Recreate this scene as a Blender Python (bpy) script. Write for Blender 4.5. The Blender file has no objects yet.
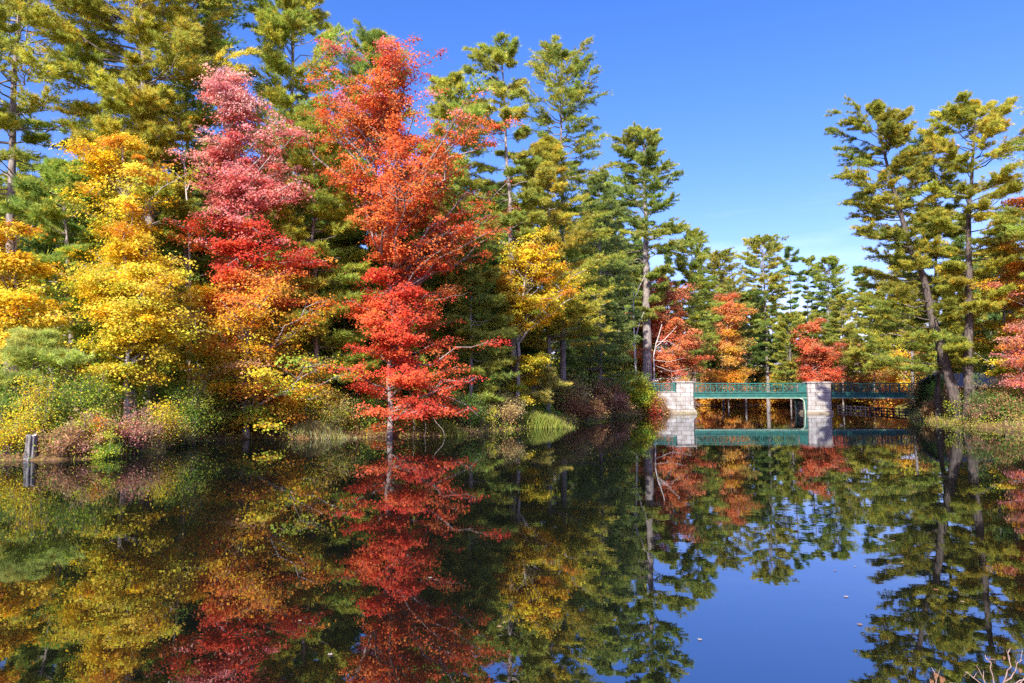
import bpy, math, random
import numpy as np
from math import radians, sin, cos, tan, atan, pi

random.seed(7)
R = np.random.default_rng(11)
sc = bpy.context.scene
COL = sc.collection
PITCH = atan(52 / 683.0)
CAM_H = 2.0
F = 683.0

# ------------------------------------------------------------------ pixel -> place helpers
def zat(y, D):
    return CAM_H + D * tan(atan((341.5 - y) / F) + PITCH)
def xat(px, D, z=0.0):
    return (px - 512) / F * (D * cos(PITCH) + (z - CAM_H) * sin(PITCH))

# ------------------------------------------------------------------ terrain height
SHORE = [(2.4,2.9),(1.2,1.9),(0,1.6),(-8,2),(-15,6),(-18.5,13),(-17.2,18),(-15.2,20.2),(-12.8,21.2),(-12.5,23.8),
         (-13.0,28.6),(-11.3,30.4),(-9.3,30.2),(-7.4,31.2),(-5.6,32.2),(-3.4,32.4),(-0.7,36.4),(3.0,43.4),(6.2,54),
         (9.2,61),(11.2,64.4),(13.4,67.0),(14.0,67.6),(18.2,67.6),(18.2,75),(20,84),(17,95),(13,107),(25,116),(46,117),(62,112),(60,98),(50,88),
         (45,80),(42,74),(41,67.4),(37,61.5),(33,56.5),(30.6,51.5),(29.4,47),(28.4,43.4),(27.2,39.6),(27,36),(31,29),(31,15),(24,7),(12,4),(5,3.3)]
SH = np.array(SHORE, float)
def shore_dist(x, y):
    """signed distance: positive on land, negative over water"""
    x = np.asarray(x, float); y = np.asarray(y, float)
    d2 = np.full(x.shape, 1e12); ins = np.zeros(x.shape, bool)
    n = len(SH)
    for i in range(n):
        ax, ay = SH[i]; bx, by = SH[(i + 1) % n]
        dx, dy = bx - ax, by - ay
        t = np.clip(((x - ax) * dx + (y - ay) * dy) / (dx * dx + dy * dy), 0, 1)
        d2 = np.minimum(d2, (x - ax - t * dx) ** 2 + (y - ay - t * dy) ** 2)
        c = ((ay > y) != (by > y))
        with np.errstate(divide='ignore', invalid='ignore'):
            xi = (bx - ax) * (y - ay) / (by - ay + 1e-12) + ax
        ins ^= (c & (x < xi))
    d = np.sqrt(d2)
    return np.where(ins, -d, d)
def height(x, y):
    x = np.asarray(x, float); y = np.asarray(y, float)
    d = shore_dist(x, y) + 0.25 * np.sin(x * 1.7 + 2 * np.sin(y * .9)) * np.sin(y * 1.3 + x * .4)
    land = 0.10 + 0.32 * (1 - np.exp(-np.maximum(d, 0) / 1.2)) + 0.055 * np.minimum(np.maximum(d, 0), 60)
    land = land + 0.10 * np.sin(x * .33 + 1) * np.sin(y * .27) * np.clip(d / 6, 0, 1) + .04 * np.sin(x * 1.3) * np.sin(y * 1.1 + 2) * np.clip(d / 3, 0, 1)
    wat = np.maximum(-1.6, -0.02 + d * 0.35)
    return np.where(d > 0, land, np.minimum(wat, 0.10 + d * 1.2))
def gz(x, y):
    return float(height(np.array([x]), np.array([y]))[0])

# ------------------------------------------------------------------ materials
def new_mat(name):
    m = bpy.data.materials.new(name); m.use_nodes = True
    nt = m.node_tree; nt.nodes.clear()
    out = nt.nodes.new('ShaderNodeOutputMaterial')
    return m, nt, out
def N(nt, typ, **kw):
    n = nt.nodes.new(typ)
    for k, v in kw.items():
        if hasattr(n, k): setattr(n, k, v)
        else: n.inputs[k].default_value = v
    return n
def L(nt, a, b): nt.links.new(a, b)

def leaf_material(name, transl=0.35, rough=0.55, spec=0.25, thin=1.25):
    m, nt, out = new_mat(name)
    at = N(nt, 'ShaderNodeAttribute', attribute_name='leafcol')
    p = N(nt, 'ShaderNodeBsdfPrincipled'); p.inputs['Roughness'].default_value = rough
    p.inputs['Specular IOR Level'].default_value = spec
    tr = N(nt, 'ShaderNodeBsdfTranslucent')
    mul = N(nt, 'ShaderNodeVectorMath', operation='SCALE'); mul.inputs['Scale'].default_value = thin
    L(nt, at.outputs['Color'], p.inputs['Base Color'])
    L(nt, at.outputs['Color'], mul.inputs[0]); L(nt, mul.outputs[0], tr.inputs['Color'])
    mx = N(nt, 'ShaderNodeMixShader'); mx.inputs[0].default_value = transl
    L(nt, p.outputs[0], mx.inputs[1]); L(nt, tr.outputs[0], mx.inputs[2]); L(nt, mx.outputs[0], out.inputs[0])
    return m
def bark_material(name, c1, c2, scale=6.0, c3=None):
    m, nt, out = new_mat(name)
    tc = N(nt, 'ShaderNodeTexCoord'); mp = N(nt, 'ShaderNodeMapping'); mp.inputs['Scale'].default_value = (scale, scale, scale * .25)
    L(nt, tc.outputs['Object'], mp.inputs[0])
    no = N(nt, 'ShaderNodeTexNoise'); no.inputs['Scale'].default_value = 2.2; no.inputs['Detail'].default_value = 6
    L(nt, mp.outputs[0], no.inputs['Vector'])
    cr = N(nt, 'ShaderNodeValToRGB'); cr.color_ramp.elements[0].position = .36; cr.color_ramp.elements[1].position = .62
    cr.color_ramp.elements[0].color = (*c1, 1); cr.color_ramp.elements[1].color = (*c2, 1)
    if c3:
        e = cr.color_ramp.elements.new(.8); e.color = (*c3, 1)
    L(nt, no.outputs[0], cr.inputs[0])
    p = N(nt, 'ShaderNodeBsdfPrincipled'); p.inputs['Roughness'].default_value = .9; p.inputs['Specular IOR Level'].default_value = .2
    b = N(nt, 'ShaderNodeBump'); b.inputs['Strength'].default_value = .6; b.inputs['Distance'].default_value = .04
    L(nt, no.outputs[0], b.inputs['Height']); L(nt, b.outputs[0], p.inputs['Normal'])
    L(nt, cr.outputs[0], p.inputs['Base Color']); L(nt, p.outputs[0], out.inputs[0])
    return m
M_LEAF = leaf_material('broad_leaf', .38, .6, .12, 1.3)
M_NEEDLE = leaf_material('pine_needle', .4, .6, .12, 1.25)
M_DRY = leaf_material('dry_leaf', .25, .7, .15, 1.1)
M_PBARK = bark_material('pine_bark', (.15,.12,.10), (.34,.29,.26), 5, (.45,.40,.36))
M_SHADEBARK = bark_material('shade_tinted_pine_bark', (.05,.04,.035), (.15,.12,.10), 5)  # pine bark with the canopy's shade put into its darker colour
M_MBARK = bark_material('maple_bark', (.22,.19,.17), (.44,.40,.37), 6, (.55,.51,.48))
M_TWIG = bark_material('twig_bark', (.12,.085,.07), (.26,.20,.17), 9)
M_DEAD = bark_material('dead_wood', (.42,.37,.33), (.68,.62,.57), 8, (.78,.73,.68))
M_STUMP = bark_material('weathered_stump', (.10,.09,.085), (.27,.25,.24), 9, (.36,.35,.34))

def simple(name, col, rough=.6, spec=.4, var=.25, scale=5.0, metal=0.0):
    m, nt, out = new_mat(name)
    tc = N(nt, 'ShaderNodeTexCoord'); no = N(nt, 'ShaderNodeTexNoise'); no.inputs['Scale'].default_value = scale; no.inputs['Detail'].default_value = 5
    L(nt, tc.outputs['Object'], no.inputs['Vector'])
    cr = N(nt, 'ShaderNodeValToRGB'); cr.color_ramp.elements[0].position = .3; cr.color_ramp.elements[1].position = .7
    cr.color_ramp.elements[0].color = (*[c * (1 - var) for c in col], 1); cr.color_ramp.elements[1].color = (*[min(1, c * (1 + var)) for c in col], 1)
    L(nt, no.outputs[0], cr.inputs[0])
    p = N(nt, 'ShaderNodeBsdfPrincipled'); p.inputs['Roughness'].default_value = rough; p.inputs['Specular IOR Level'].default_value = spec; p.inputs['Metallic'].default_value = metal
    L(nt, cr.outputs[0], p.inputs['Base Color']); L(nt, p.outputs[0], out.inputs[0])
    return m
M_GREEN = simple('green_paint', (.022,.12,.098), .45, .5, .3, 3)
M_GREENSHADE = simple('shade_tinted_green_paint', (.012,.06,.05), .45, .5, .3, 3)  # same green paint, the right railings' shade put into its darker colour
M_CREAM = simple('pale_green_flange', (.50,.60,.45), .55, .4, .15, 4)
M_DECK = simple('bridge_deck', (.25,.24,.22), .85, .2, .2, 3)
M_ROOF = simple('cabin_roof', (.14,.13,.135), .8, .2, .3, 4)
M_CABIN = simple('cabin_boards', (.10,.05,.035), .8, .2, .3, 4)
M_GLASS = simple('window_glass', (.03,.035,.04), .08, .8, .1, 1)
M_RAIL = simple('old_rail_wood', (.045,.035,.045), .8, .2, .4, 6)

def stone_material():
    m, nt, out = new_mat('pale_stone')
    tc = N(nt, 'ShaderNodeTexCoord'); mp = N(nt, 'ShaderNodeMapping'); mp.inputs['Rotation'].default_value = (radians(90), 0, 0)
    L(nt, tc.outputs['Object'], mp.inputs[0])
    br = N(nt, 'ShaderNodeTexBrick'); br.inputs['Scale'].default_value = 1.0
    br.inputs['Brick Width'].default_value = .95; br.inputs['Row Height'].default_value = .42; br.inputs['Mortar Size'].default_value = .022
    br.inputs['Color1'].default_value = (.58,.55,.52,1); br.inputs['Color2'].default_value = (.42,.40,.38,1); br.inputs['Mortar'].default_value = (.17,.15,.14,1)
    L(nt, mp.outputs[0], br.inputs['Vector'])
    no = N(nt, 'ShaderNodeTexNoise'); no.inputs['Scale'].default_value = 1.6; no.inputs['Detail'].default_value = 8; no.inputs['Roughness'].default_value = .7
    L(nt, tc.outputs['Object'], no.inputs['Vector'])
    cr = N(nt, 'ShaderNodeValToRGB'); cr.color_ramp.elements[0].position = .30; cr.color_ramp.elements[1].position = .60
    cr.color_ramp.elements[0].color = (.42,.36,.31,1); cr.color_ramp.elements[1].color = (1,1,1,1)
    L(nt, no.outputs[0], cr.inputs[0])
    mx = N(nt, 'ShaderNodeMixRGB', blend_type='MULTIPLY'); mx.inputs[0].default_value = 1
    L(nt, br.outputs[0], mx.inputs[1]); L(nt, cr.outputs[0], mx.inputs[2])
    # tide-line stain near the water
    sx = N(nt, 'ShaderNodeSeparateXYZ'); L(nt, tc.outputs['Object'], sx.inputs[0])
    mr = N(nt, 'ShaderNodeMapRange'); mr.inputs['From Min'].default_value = .12; mr.inputs['From Max'].default_value = .38
    L(nt, sx.outputs[2], mr.inputs[0])
    mx2 = N(nt, 'ShaderNodeMixRGB', blend_type='MIX'); mx2.inputs[1].default_value = (.30,.24,.17,1)
    L(nt, mr.outputs[0], mx2.inputs[0]); L(nt, mx.outputs[0], mx2.inputs[2])
    p = N(nt, 'ShaderNodeBsdfPrincipled'); p.inputs['Roughness'].default_value = .9; p.inputs['Specular IOR Level'].default_value = .2
    bp = N(nt, 'ShaderNodeBump'); bp.inputs['Strength'].default_value = .5; bp.inputs['Distance'].default_value = .03
    L(nt, no.outputs[0], bp.inputs['Height']); L(nt, bp.outputs[0], p.inputs['Normal'])
    L(nt, mx2.outputs[0], p.inputs['Base Color']); L(nt, p.outputs[0], out.inputs[0])
    return m
M_STONE = stone_material()

def ground_material():
    m, nt, out = new_mat('leaf_litter')
    tc = N(nt, 'ShaderNodeTexCoord')
    n1 = N(nt, 'ShaderNodeTexNoise'); n1.inputs['Scale'].default_value = .35; n1.inputs['Detail'].default_value = 8; n1.inputs['Roughness'].default_value = .65
    n2 = N(nt, 'ShaderNodeTexVoronoi'); n2.inputs['Scale'].default_value = 9
    L(nt, tc.outputs['Object'], n1.inputs['Vector']); L(nt, tc.outputs['Object'], n2.inputs['Vector'])
    cr = N(nt, 'ShaderNodeValToRGB')
    el = cr.color_ramp.elements; el[0].position = .3; el[0].color = (.055,.04,.025,1); el[1].position = .75; el[1].color = (.10,.12,.03,1)
    e = el.new(.45); e.color = (.15,.09,.045,1); e = el.new(.6); e.color = (.21,.13,.05,1)
    L(nt, n1.outputs[0], cr.inputs[0])
    cr2 = N(nt, 'ShaderNodeValToRGB'); el = cr2.color_ramp.elements; el[0].color = (.26,.15,.05,1); el[1].color = (.10,.06,.03,1)
    sx = N(nt, 'ShaderNodeSeparateXYZ'); L(nt, n2.outputs['Color'], sx.inputs[0]); L(nt, sx.outputs[0], cr2.inputs[0])
    mx = N(nt, 'ShaderNodeMixRGB'); mx.inputs[0].default_value = .5
    L(nt, cr.outputs[0], mx.inputs[1]); L(nt, cr2.outputs[0], mx.inputs[2])
    p = N(nt, 'ShaderNodeBsdfPrincipled'); p.inputs['Roughness'].default_value = .95; p.inputs['Specular IOR Level'].default_value = .1
    b = N(nt, 'ShaderNodeBump'); b.inputs['Strength'].default_value = .8; b.inputs['Distance'].default_value = .06
    L(nt, n2.outputs['Distance'], b.inputs['Height']); L(nt, b.outputs[0], p.inputs['Normal'])
    L(nt, mx.outputs[0], p.inputs['Base Color']); L(nt, p.outputs[0], out.inputs[0])
    return m
M_GROUND = ground_material()

def water_material():
    m, nt, out = new_mat('dark_pond_water')
    tc = N(nt, 'ShaderNodeTexCoord')
    mp = N(nt, 'ShaderNodeMapping'); mp.inputs['Scale'].default_value = (1.0, 1.35, 1)
    L(nt, tc.outputs['Object'], mp.inputs[0])
    n1 = N(nt, 'ShaderNodeTexNoise'); n1.inputs['Scale'].default_value = 1.1; n1.inputs['Detail'].default_value = 3; n1.inputs['Roughness'].default_value = .45
    n2 = N(nt, 'ShaderNodeTexNoise'); n2.inputs['Scale'].default_value = 7.5; n2.inputs['Detail'].default_value = 2
    L(nt, mp.outputs[0], n1.inputs['Vector']); L(nt, mp.outputs[0], n2.inputs['Vector'])
    # calm patches and lightly ruffled patches
    n3 = N(nt, 'ShaderNodeTexNoise'); n3.inputs['Scale'].default_value = .09; n3.inputs['Detail'].default_value = 2
    L(nt, tc.outputs['Object'], n3.inputs['Vector'])
    mr = N(nt, 'ShaderNodeMapRange'); mr.inputs['From Min'].default_value = .4; mr.inputs['From Max'].default_value = .65
    mr.inputs['To Min'].default_value = .35; mr.inputs['To Max'].default_value = 1.0
    L(nt, n3.outputs[0], mr.inputs[0])
    m1 = N(nt, 'ShaderNodeMath', operation='MULTIPLY'); m1.inputs[1].default_value = .12; L(nt, n2.outputs[0], m1.inputs[0])
    ad = N(nt, 'ShaderNodeMath', operation='ADD'); L(nt, n1.outputs[0], ad.inputs[0]); L(nt, m1.outputs[0], ad.inputs[1])
    m2 = N(nt, 'ShaderNodeMath', operation='MULTIPLY'); L(nt, ad.outputs[0], m2.inputs[0]); L(nt, mr.outputs[0], m2.inputs[1])
    b = N(nt, 'ShaderNodeBump'); b.inputs['Strength'].default_value = 1.0; b.inputs['Distance'].default_value = WAVE
    L(nt, m2.outputs[0], b.inputs['Height'])
    g = N(nt, 'ShaderNodeBsdfGlossy'); g.inputs['Roughness'].default_value = .005; g.inputs['Color'].default_value = (.88,.93,1,1)
    d = N(nt, 'ShaderNodeBsdfDiffuse'); d.inputs['Color'].default_value = (.005,.006,.004,1)
    fr = N(nt, 'ShaderNodeFresnel'); fr.inputs['IOR'].default_value = WIOR
    for n in (g, fr): L(nt, b.outputs[0], n.inputs['Normal'])
    mx = N(nt, 'ShaderNodeMixShader'); L(nt, fr.outputs[0], mx.inputs[0]); L(nt, d.outputs[0], mx.inputs[1]); L(nt, g.outputs[0], mx.inputs[2])
    L(nt, mx.outputs[0], out.inputs[0])
    return m
WAVE = 0.0017; WIOR = 4.0
M_WATER = water_material()

# ------------------------------------------------------------------ object helpers
def tag(o, label=None, cat=None, group=None, kind=None):
    if label: o['label'] = label
    if cat: o['category'] = cat
    if group: o['group'] = group
    if kind: o['kind'] = kind
    return o
def empty(name, loc, label, cat, group=None):
    o = bpy.data.objects.new(name, None); COL.objects.link(o); o.location = loc; o.empty_display_size = .3
    return tag(o, label, cat, group)
def npmesh(name, V, sizes, idx, mat, cols=None, smooth=False):
    me = bpy.data.meshes.new(name)
    V = np.ascontiguousarray(V, np.float32).reshape(-1, 3)
    me.vertices.add(len(V)); me.vertices.foreach_set('co', V.ravel())
    idx = np.ascontiguousarray(idx, np.int32).ravel(); me.loops.add(len(idx)); me.loops.foreach_set('vertex_index', idx)
    if np.isscalar(sizes): sizes = np.full(len(idx) // sizes, sizes, np.int32)
    st = np.zeros(len(sizes), np.int32); st[1:] = np.cumsum(sizes)[:-1]
    me.polygons.add(len(sizes)); me.polygons.foreach_set('loop_start', st)
    if smooth: me.polygons.foreach_set('use_smooth', np.ones(len(sizes), bool))
    me.update(calc_edges=True)
    if cols is not None:
        a = me.attributes.new('leafcol', 'FLOAT_COLOR', 'FACE')
        c = np.ones((len(sizes), 4), np.float32); c[:, :3] = cols
        a.data.foreach_set('color', c.ravel())
    me.materials.append(mat)
    return me
def link(name, me, parent=None, loc=(0,0,0)):
    o = bpy.data.objects.new(name, me); COL.objects.link(o); o.parent = parent; o.location = loc
    return o
def nrm(v): return v / np.maximum(np.linalg.norm(v, axis=-1, keepdims=True), 1e-9)

class Tubes:
    def __init__(s): s.V = []; s.I = []; s.n = 0
    def add(s, P, Rad, sides=5):
        """P (n,k,3) polylines, Rad (n,k)"""
        P = np.asarray(P, float); Rad = np.asarray(Rad, float)
        if P.ndim == 2: P = P[None]; Rad = Rad[None]
        n, k, _ = P.shape
        T = np.gradient(P, axis=1); T = nrm(T)
        ref = np.where(np.abs(T[..., 2:3]) > .85, np.array([1., 0, 0]), np.array([0, 0, 1.]))
        A = nrm(np.cross(T, ref)); B = np.cross(T, A)
        # keep frames from flipping along a line: use the frame of the first point projected
        A0 = A[:, :1]; A = nrm(A0 - (A0 * T).sum(-1, keepdims=True) * T); B = np.cross(T, A)
        th = np.arange(sides) / sides * 2 * pi
        ring = P[:, :, None] + Rad[:, :, None, None] * (np.cos(th)[:, None] * A[:, :, None] + np.sin(th)[:, None] * B[:, :, None])
        base = s.n + np.arange(n)[:, None, None] * k * sides
        i = np.arange(k - 1)[None, :, None] * sides; j = np.arange(sides)[None, None, :]; j2 = (j + 1) % sides
        q = np.stack([base + i + j, base + i + j2, base + i + sides + j2, base + i + sides + j], -1)
        s.V.append(ring.reshape(-1, 3)); s.I.append(q.reshape(-1, 4)); s.n += n * k * sides
    def mesh(s, name, mat):
        return npmesh(name, np.concatenate(s.V), 4, np.concatenate(s.I), mat, smooth=True)

class Box:
    """collects boxes / bars into one mesh"""
    def __init__(s): s.V = []; s.F = []
    def box(s, x0, x1, y0, y1, z0, z1):
        b = len(s.V)
        s.V += [(x0,y0,z0),(x1,y0,z0),(x1,y1,z0),(x0,y1,z0),(x0,y0,z1),(x1,y0,z1),(x1,y1,z1),(x0,y1,z1)]
        s.F += [tuple(b + i for i in f) for f in ((0,3,2,1),(4,5,6,7),(0,1,5,4),(1,2,6,5),(2,3,7,6),(3,0,4,7))]
    def bar(s, p, q, w, d):
        """bar in the XZ plane from p=(x,z) to q, at y given by d=(y0,y1), width w"""
        (x0, z0), (x1, z1) = p, q; l = math.hypot(x1 - x0, z1 - z0); nx, nz = -(z1 - z0) / l * w / 2, (x1 - x0) / l * w / 2
        b = len(s.V); y0, y1 = d
        for y in (y0, y1):
            s.V += [(x0 + nx, y, z0 + nz), (x0 - nx, y, z0 - nz), (x1 - nx, y, z1 - nz), (x1 + nx, y, z1 + nz)]
        s.F += [tuple(b + i for i in f) for f in ((0,1,2,3),(7,6,5,4),(0,4,5,1),(1,5,6,2),(2,6,7,3),(3,7,4,0))]
    def prism(s, pts, y0, y1):
        """polygon pts (x,z), counterclockwise, extruded in y"""
        b = len(s.V); n = len(pts)
        s.V += [(x, y0, z) for x, z in pts] + [(x, y1, z) for x, z in pts]
        s.F.append(tuple(b + i for i in range(n))); s.F.append(tuple(b + n + i for i in reversed(range(n))))
        for i in range(n): j = (i + 1) % n; s.F.append((b + i, b + n + i, b + n + j, b + j))
    def build(s, name, mat, parent=None, bevel=0, loc=(0,0,0)):
        me = bpy.data.meshes.new(name); me.from_pydata(s.V, [], s.F); me.update(); me.materials.append(mat)
        o = link(name, me, parent, loc)
        import bmesh
        bm = bmesh.new(); bm.from_mesh(me); bmesh.ops.recalc_face_normals(bm, faces=bm.faces)
        if bevel: bmesh.ops.bevel(bm, geom=list(bm.edges), offset=bevel, segments=2, affect='EDGES', profile=.6)
        bm.to_mesh(me); bm.free()
        return o

# ------------------------------------------------------------------ foliage
def jitter(c, amt, n):
    c = np.asarray(c, float)
    g = R.normal(1, amt, (n, 1)); h = R.normal(1, amt * .45, (n, 3))
    return np.clip(c * g * h, .003, .95)
def stops_color(stops, h):
    """stops: [(h, [rgb, rgb...])]; picks one colour of the nearest mixed stop per clump"""
    hs = np.array([s[0] for s in stops]); out = np.zeros((len(h), 3))
    hh = h + R.normal(0, .07, len(h))
    f = np.interp(hh, hs, np.arange(len(hs))); lo = np.floor(f).astype(int); hi = np.minimum(lo + 1, len(hs) - 1); fr = f - lo
    k = np.where(R.random(len(h)) < fr, hi, lo)
    for i, s in enumerate(stops):
        m = np.where(k == i)[0]
        if len(m) == 0: continue
        pal = np.array(s[1], float); out[m] = pal[R.integers(0, len(pal), len(m))]
    return out
def leaf_quads(P, size, nbias, cols, spread=.75, aspect=.8):
    """pointed kite leaves at P"""
    n = len(P)
    nr = nrm(nbias + R.normal(0, spread, (n, 3)))
    a = nrm(np.cross(nr, R.normal(0, 1, (n, 3)))); b = np.cross(nr, a)
    sz = size * R.uniform(.65, 1.25, (n, 1)); w = sz * aspect * .5
    V = np.stack([P - a * sz * .45, P + b * w - a * sz * .05 + nr * sz * .08, P + a * sz * .55, P - b * w - a * sz * .05 + nr * sz * .08], 1)
    return V.reshape(-1, 3), np.arange(4 * n).reshape(-1, 4), cols
def tri_needles(P, D, length, width, k, cols, spread=.55):
    """k thin needle triangles per tuft at P, about direction D"""
    n = len(P)
    P = np.repeat(P, k, 0); D = np.repeat(D, k, 0); C = np.repeat(cols, k, 0) * R.normal(1, .12, (n * k, 1))
    d = nrm(D + R.normal(0, spread, (n * k, 3))); ln = length * R.uniform(.7, 1.2, (n * k, 1))
    s = nrm(np.cross(d, R.normal(0, 1, (n * k, 3)))) * width * .5
    V = np.stack([P - s, P + s, P + d * ln], 1)
    return V.reshape(-1, 3), np.arange(3 * n * k).reshape(-1, 3), np.clip(C, .003, .95)

def path_interp(path, z):
    p = np.array(path); o = np.argsort(p[:, 2]); p = p[o]
    return np.stack([np.interp(z, p[:, 2], p[:, 0]), np.interp(z, p[:, 2], p[:, 1]), z], -1)

def px_path(pts, D):
    out = []
    for q in pts:
        z = zat(q[1], D); out.append((xat(q[0], D, z), D + (q[2] if len(q) > 2 else 0), z))
    return out
def px_profile(prof, D):
    a = []
    for y, xl, xr in prof:
        z = zat(y, D); a.append((z, xat(xl, D, z), xat(xr, D, z)))
    a.sort(); return np.array(a)

def trunk_tube(tb, path, r0, r1, sides=9, n=14, wob=.05):
    p = np.array(path); p = p[np.argsort(p[:, 2])]
    z = np.linspace(p[0, 2], p[-1, 2], n); q = path_interp(path, z)
    q[1:-1, :2] += R.normal(0, wob, (n - 2, 2))
    t = np.linspace(0, 1, n); rad = r0 * (1 - t) + r1 * t; rad[0] *= 1.35; rad[1] *= 1.05
    tb.add(q, rad, sides); return q

def finish(name, base, tb, barkmat, V, I, C, leafmat, label, cat, group=None, crown='crown', stem='trunk'):
    e = empty(name, base, label, cat, group)
    off = np.array(base)
    me = tb.mesh(stem, barkmat); v = np.empty(len(me.vertices) * 3, np.float32); me.vertices.foreach_get('co', v)
    me.vertices.foreach_set('co', (v.reshape(-1, 3) - off).astype(np.float32).ravel()); me.update()
    link(stem, me, e)
    if V is not None:
        me2 = npmesh(crown, V - off, I.shape[1], I, leafmat, C); link(crown, me2, e)
    return e

def broad_tree(name, label, D, trunk, prof, stops, nb=70, leaves=30000, leaf=.13, r0=.16, barkmat=None, depth=.8, forks=(), clump=.25, flat=.34, group=None, cat='tree', cutz=None):
    nb = int(nb * .78); leaves = int(leaves * 1.5); leaf = leaf * .74; clump = clump * .84
    path = px_path(trunk, D)
    P = px_profile(prof, D)
    bx, by = path[0][0], path[0][1]
    g = gz(bx, by); path[0] = (bx, by, g - .15)
    tb = Tubes(); trunk_tube(tb, path, r0, r0 * .22)
    zs = np.linspace(P[0, 0], P[-1, 0], 200); xl = np.interp(zs, P[:, 0], P[:, 1]); xr = np.interp(zs, P[:, 0], P[:, 2])
    wgt = np.maximum(xr - xl, .2) ** 1.15; wgt /= wgt.sum()
    zt = R.choice(zs, nb, p=wgt) + R.normal(0, .15, nb); zt = np.clip(zt, P[0, 0], P[-1, 0])
    ph = R.uniform(0, 2 * pi, nb); rr = R.uniform(.30, 1.10, nb)
    f1, f2, f3 = R.uniform(0, 6, 3); rr = rr * (1 + .16 * np.sin(3 * ph + zt * 1.3 + f1))
    gapf = np.sin(2.1 * ph + f2 + zt * .9) * np.sin(zt * 2.0 + f3) + R.normal(0, .35, nb)
    ok = gapf > np.where((zt - P[0, 0]) / (P[-1, 0] - P[0, 0]) > .8, -1.4, -.50); zt, ph, rr = zt[ok], ph[ok], rr[ok]; nb = len(zt)
    l = np.interp(zt, P[:, 0], P[:, 1]); r = np.interp(zt, P[:, 0], P[:, 2]); mid = (l + r) / 2; half = (r - l) / 2
    tip = np.stack([mid + half * np.cos(ph) * rr, by + half * depth * np.sin(ph) * rr, zt], -1)
    hf = (zt - P[0, 0]) / (P[-1, 0] - P[0, 0])
    rad = np.hypot(tip[:, 0] - path_interp(path, zt)[:, 0], tip[:, 1] - by)
    za = np.maximum(zt - rad * (.25 + .9 * hf), max(P[0, 0] - .5, g + .8)); za = np.minimum(za, path[-1][2] - .1)
    att = path_interp(path, za)
    Ln = np.linalg.norm(tip - att, axis=1, keepdims=True)
    c = att + (tip - att) * .5 + np.array([0, 0, 1.]) * Ln * .10 + R.normal(0, .05, (nb, 3)) * Ln
    t = np.linspace(0, 1, 7)[None, :, None]
    B = (1 - t) ** 2 * att[:, None] + 2 * t * (1 - t) * c[:, None] + t ** 2 * tip[:, None]
    B[:, 1:-1] += R.normal(0, .03, (nb, 5, 3)) * Ln[:, None]
    br = (.012 + .011 * Ln) * (1 - .8 * np.linspace(0, 1, 7)[None])
    tb.add(B, np.minimum(br, r0 * .6), 4)
    for fk in forks:
        q = np.array(px_path(fk, D)); tt = np.linspace(0, 1, len(q)); q2 = np.stack([np.interp(np.linspace(0, 1, 9), tt, q[:, i]) for i in range(3)], -1)
        q2[1:-1] += R.normal(0, .05, (7, 3)); tb.add(q2, np.linspace(r0 * .55, r0 * .12, 9), 6)
    # side branches
    ns = 8
    ts = R.uniform(.25, 1, (nb, ns)); k = ts * 6; k0 = np.minimum(k.astype(int), 5); f = (k - k0)[..., None]
    ii = np.arange(nb)[:, None]; S = B[ii, k0] * (1 - f) + B[ii, k0 + 1] * f
    bd = nrm(tip - att)[:, None]; a = R.uniform(0, 2 * pi, (nb, ns))
    dr = nrm(bd * .6 + np.stack([np.cos(a), np.sin(a), R.normal(.08, .18, (nb, ns))], -1))
    sl = (R.uniform(.12, .32, (nb, ns)) * np.clip(Ln, .8, 4) + .2)[..., None]
    E = S + dr * sl
    tt = np.linspace(0, 1, 4)[None, None, :, None]
    Q = S[:, :, None] * (1 - tt) + E[:, :, None] * tt; Q[:, :, 1:3] += R.normal(0, .03, (nb, ns, 2, 3)); Q = Q.reshape(-1, 4, 3)
    tb.add(Q, np.tile(np.array([.016, .012, .009, .004]), (len(Q), 1)), 3)
    # clumps
    cc = np.concatenate([E.reshape(-1, 3), (S * .45 + E * .55).reshape(-1, 3), B[:, 4], B[:, 5], B[:, 6]])
    bi = np.concatenate([np.repeat(np.arange(nb), ns)] * 2 + [np.arange(nb)] * 3)
    keep = R.random(len(cc)) < .88
    cc = cc[keep]; bi = bi[keep]
    h = (cc[:, 2] - P[0, 0]) / (P[-1, 0] - P[0, 0])
    brc = stops_color(stops, hf); ccol = stops_color(stops, h); mixm = R.random(len(cc)) < .6
    ccol = np.where(mixm[:, None], brc[bi], ccol); ccol = jitter(ccol, .13, len(cc))
    w = R.gamma(3, 1, len(cc)); w /= w.sum(); cnt = R.multinomial(leaves, w)
    ci = np.repeat(np.arange(len(cc)), cnt); n = len(ci)
    cs = clump * R.uniform(.7, 1.35, len(cc))
    off = R.normal(0, 1, (n, 3)) * cs[ci][:, None] * np.array([1, 1, flat]); off[:, 2] -= .12 * (off[:, 0] ** 2 + off[:, 1] ** 2) / np.maximum(cs[ci], .1)
    LP = cc[ci] + off
    outw = nrm(LP - np.stack([np.full(n, mid.mean()), np.full(n, by), LP[:, 2] - .5], -1))
    lc = ccol[ci].copy(); odd = R.random(n) < .09; ob = np.array([(.30,.17,.06), (.22,.26,.05), (.40,.24,.08), (.34,.12,.05)]); lc[odd] = lc[odd] * .4 + ob[R.integers(0, 4, odd.sum())] * .6
    leaf = leaf * np.clip(R.normal(1, .22, (n, 1)), .5, 1.6)
    V, I, C = leaf_quads(LP, leaf, np.array([0, -.1, .65]) + outw * .5, jitter(lc, .12, n), .5)
    if cutz is None: cutz = .05
    return finish(name, (bx, by, g), tb, barkmat or M_MBARK, V, I, C, M_LEAF, label, cat, group)

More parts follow.
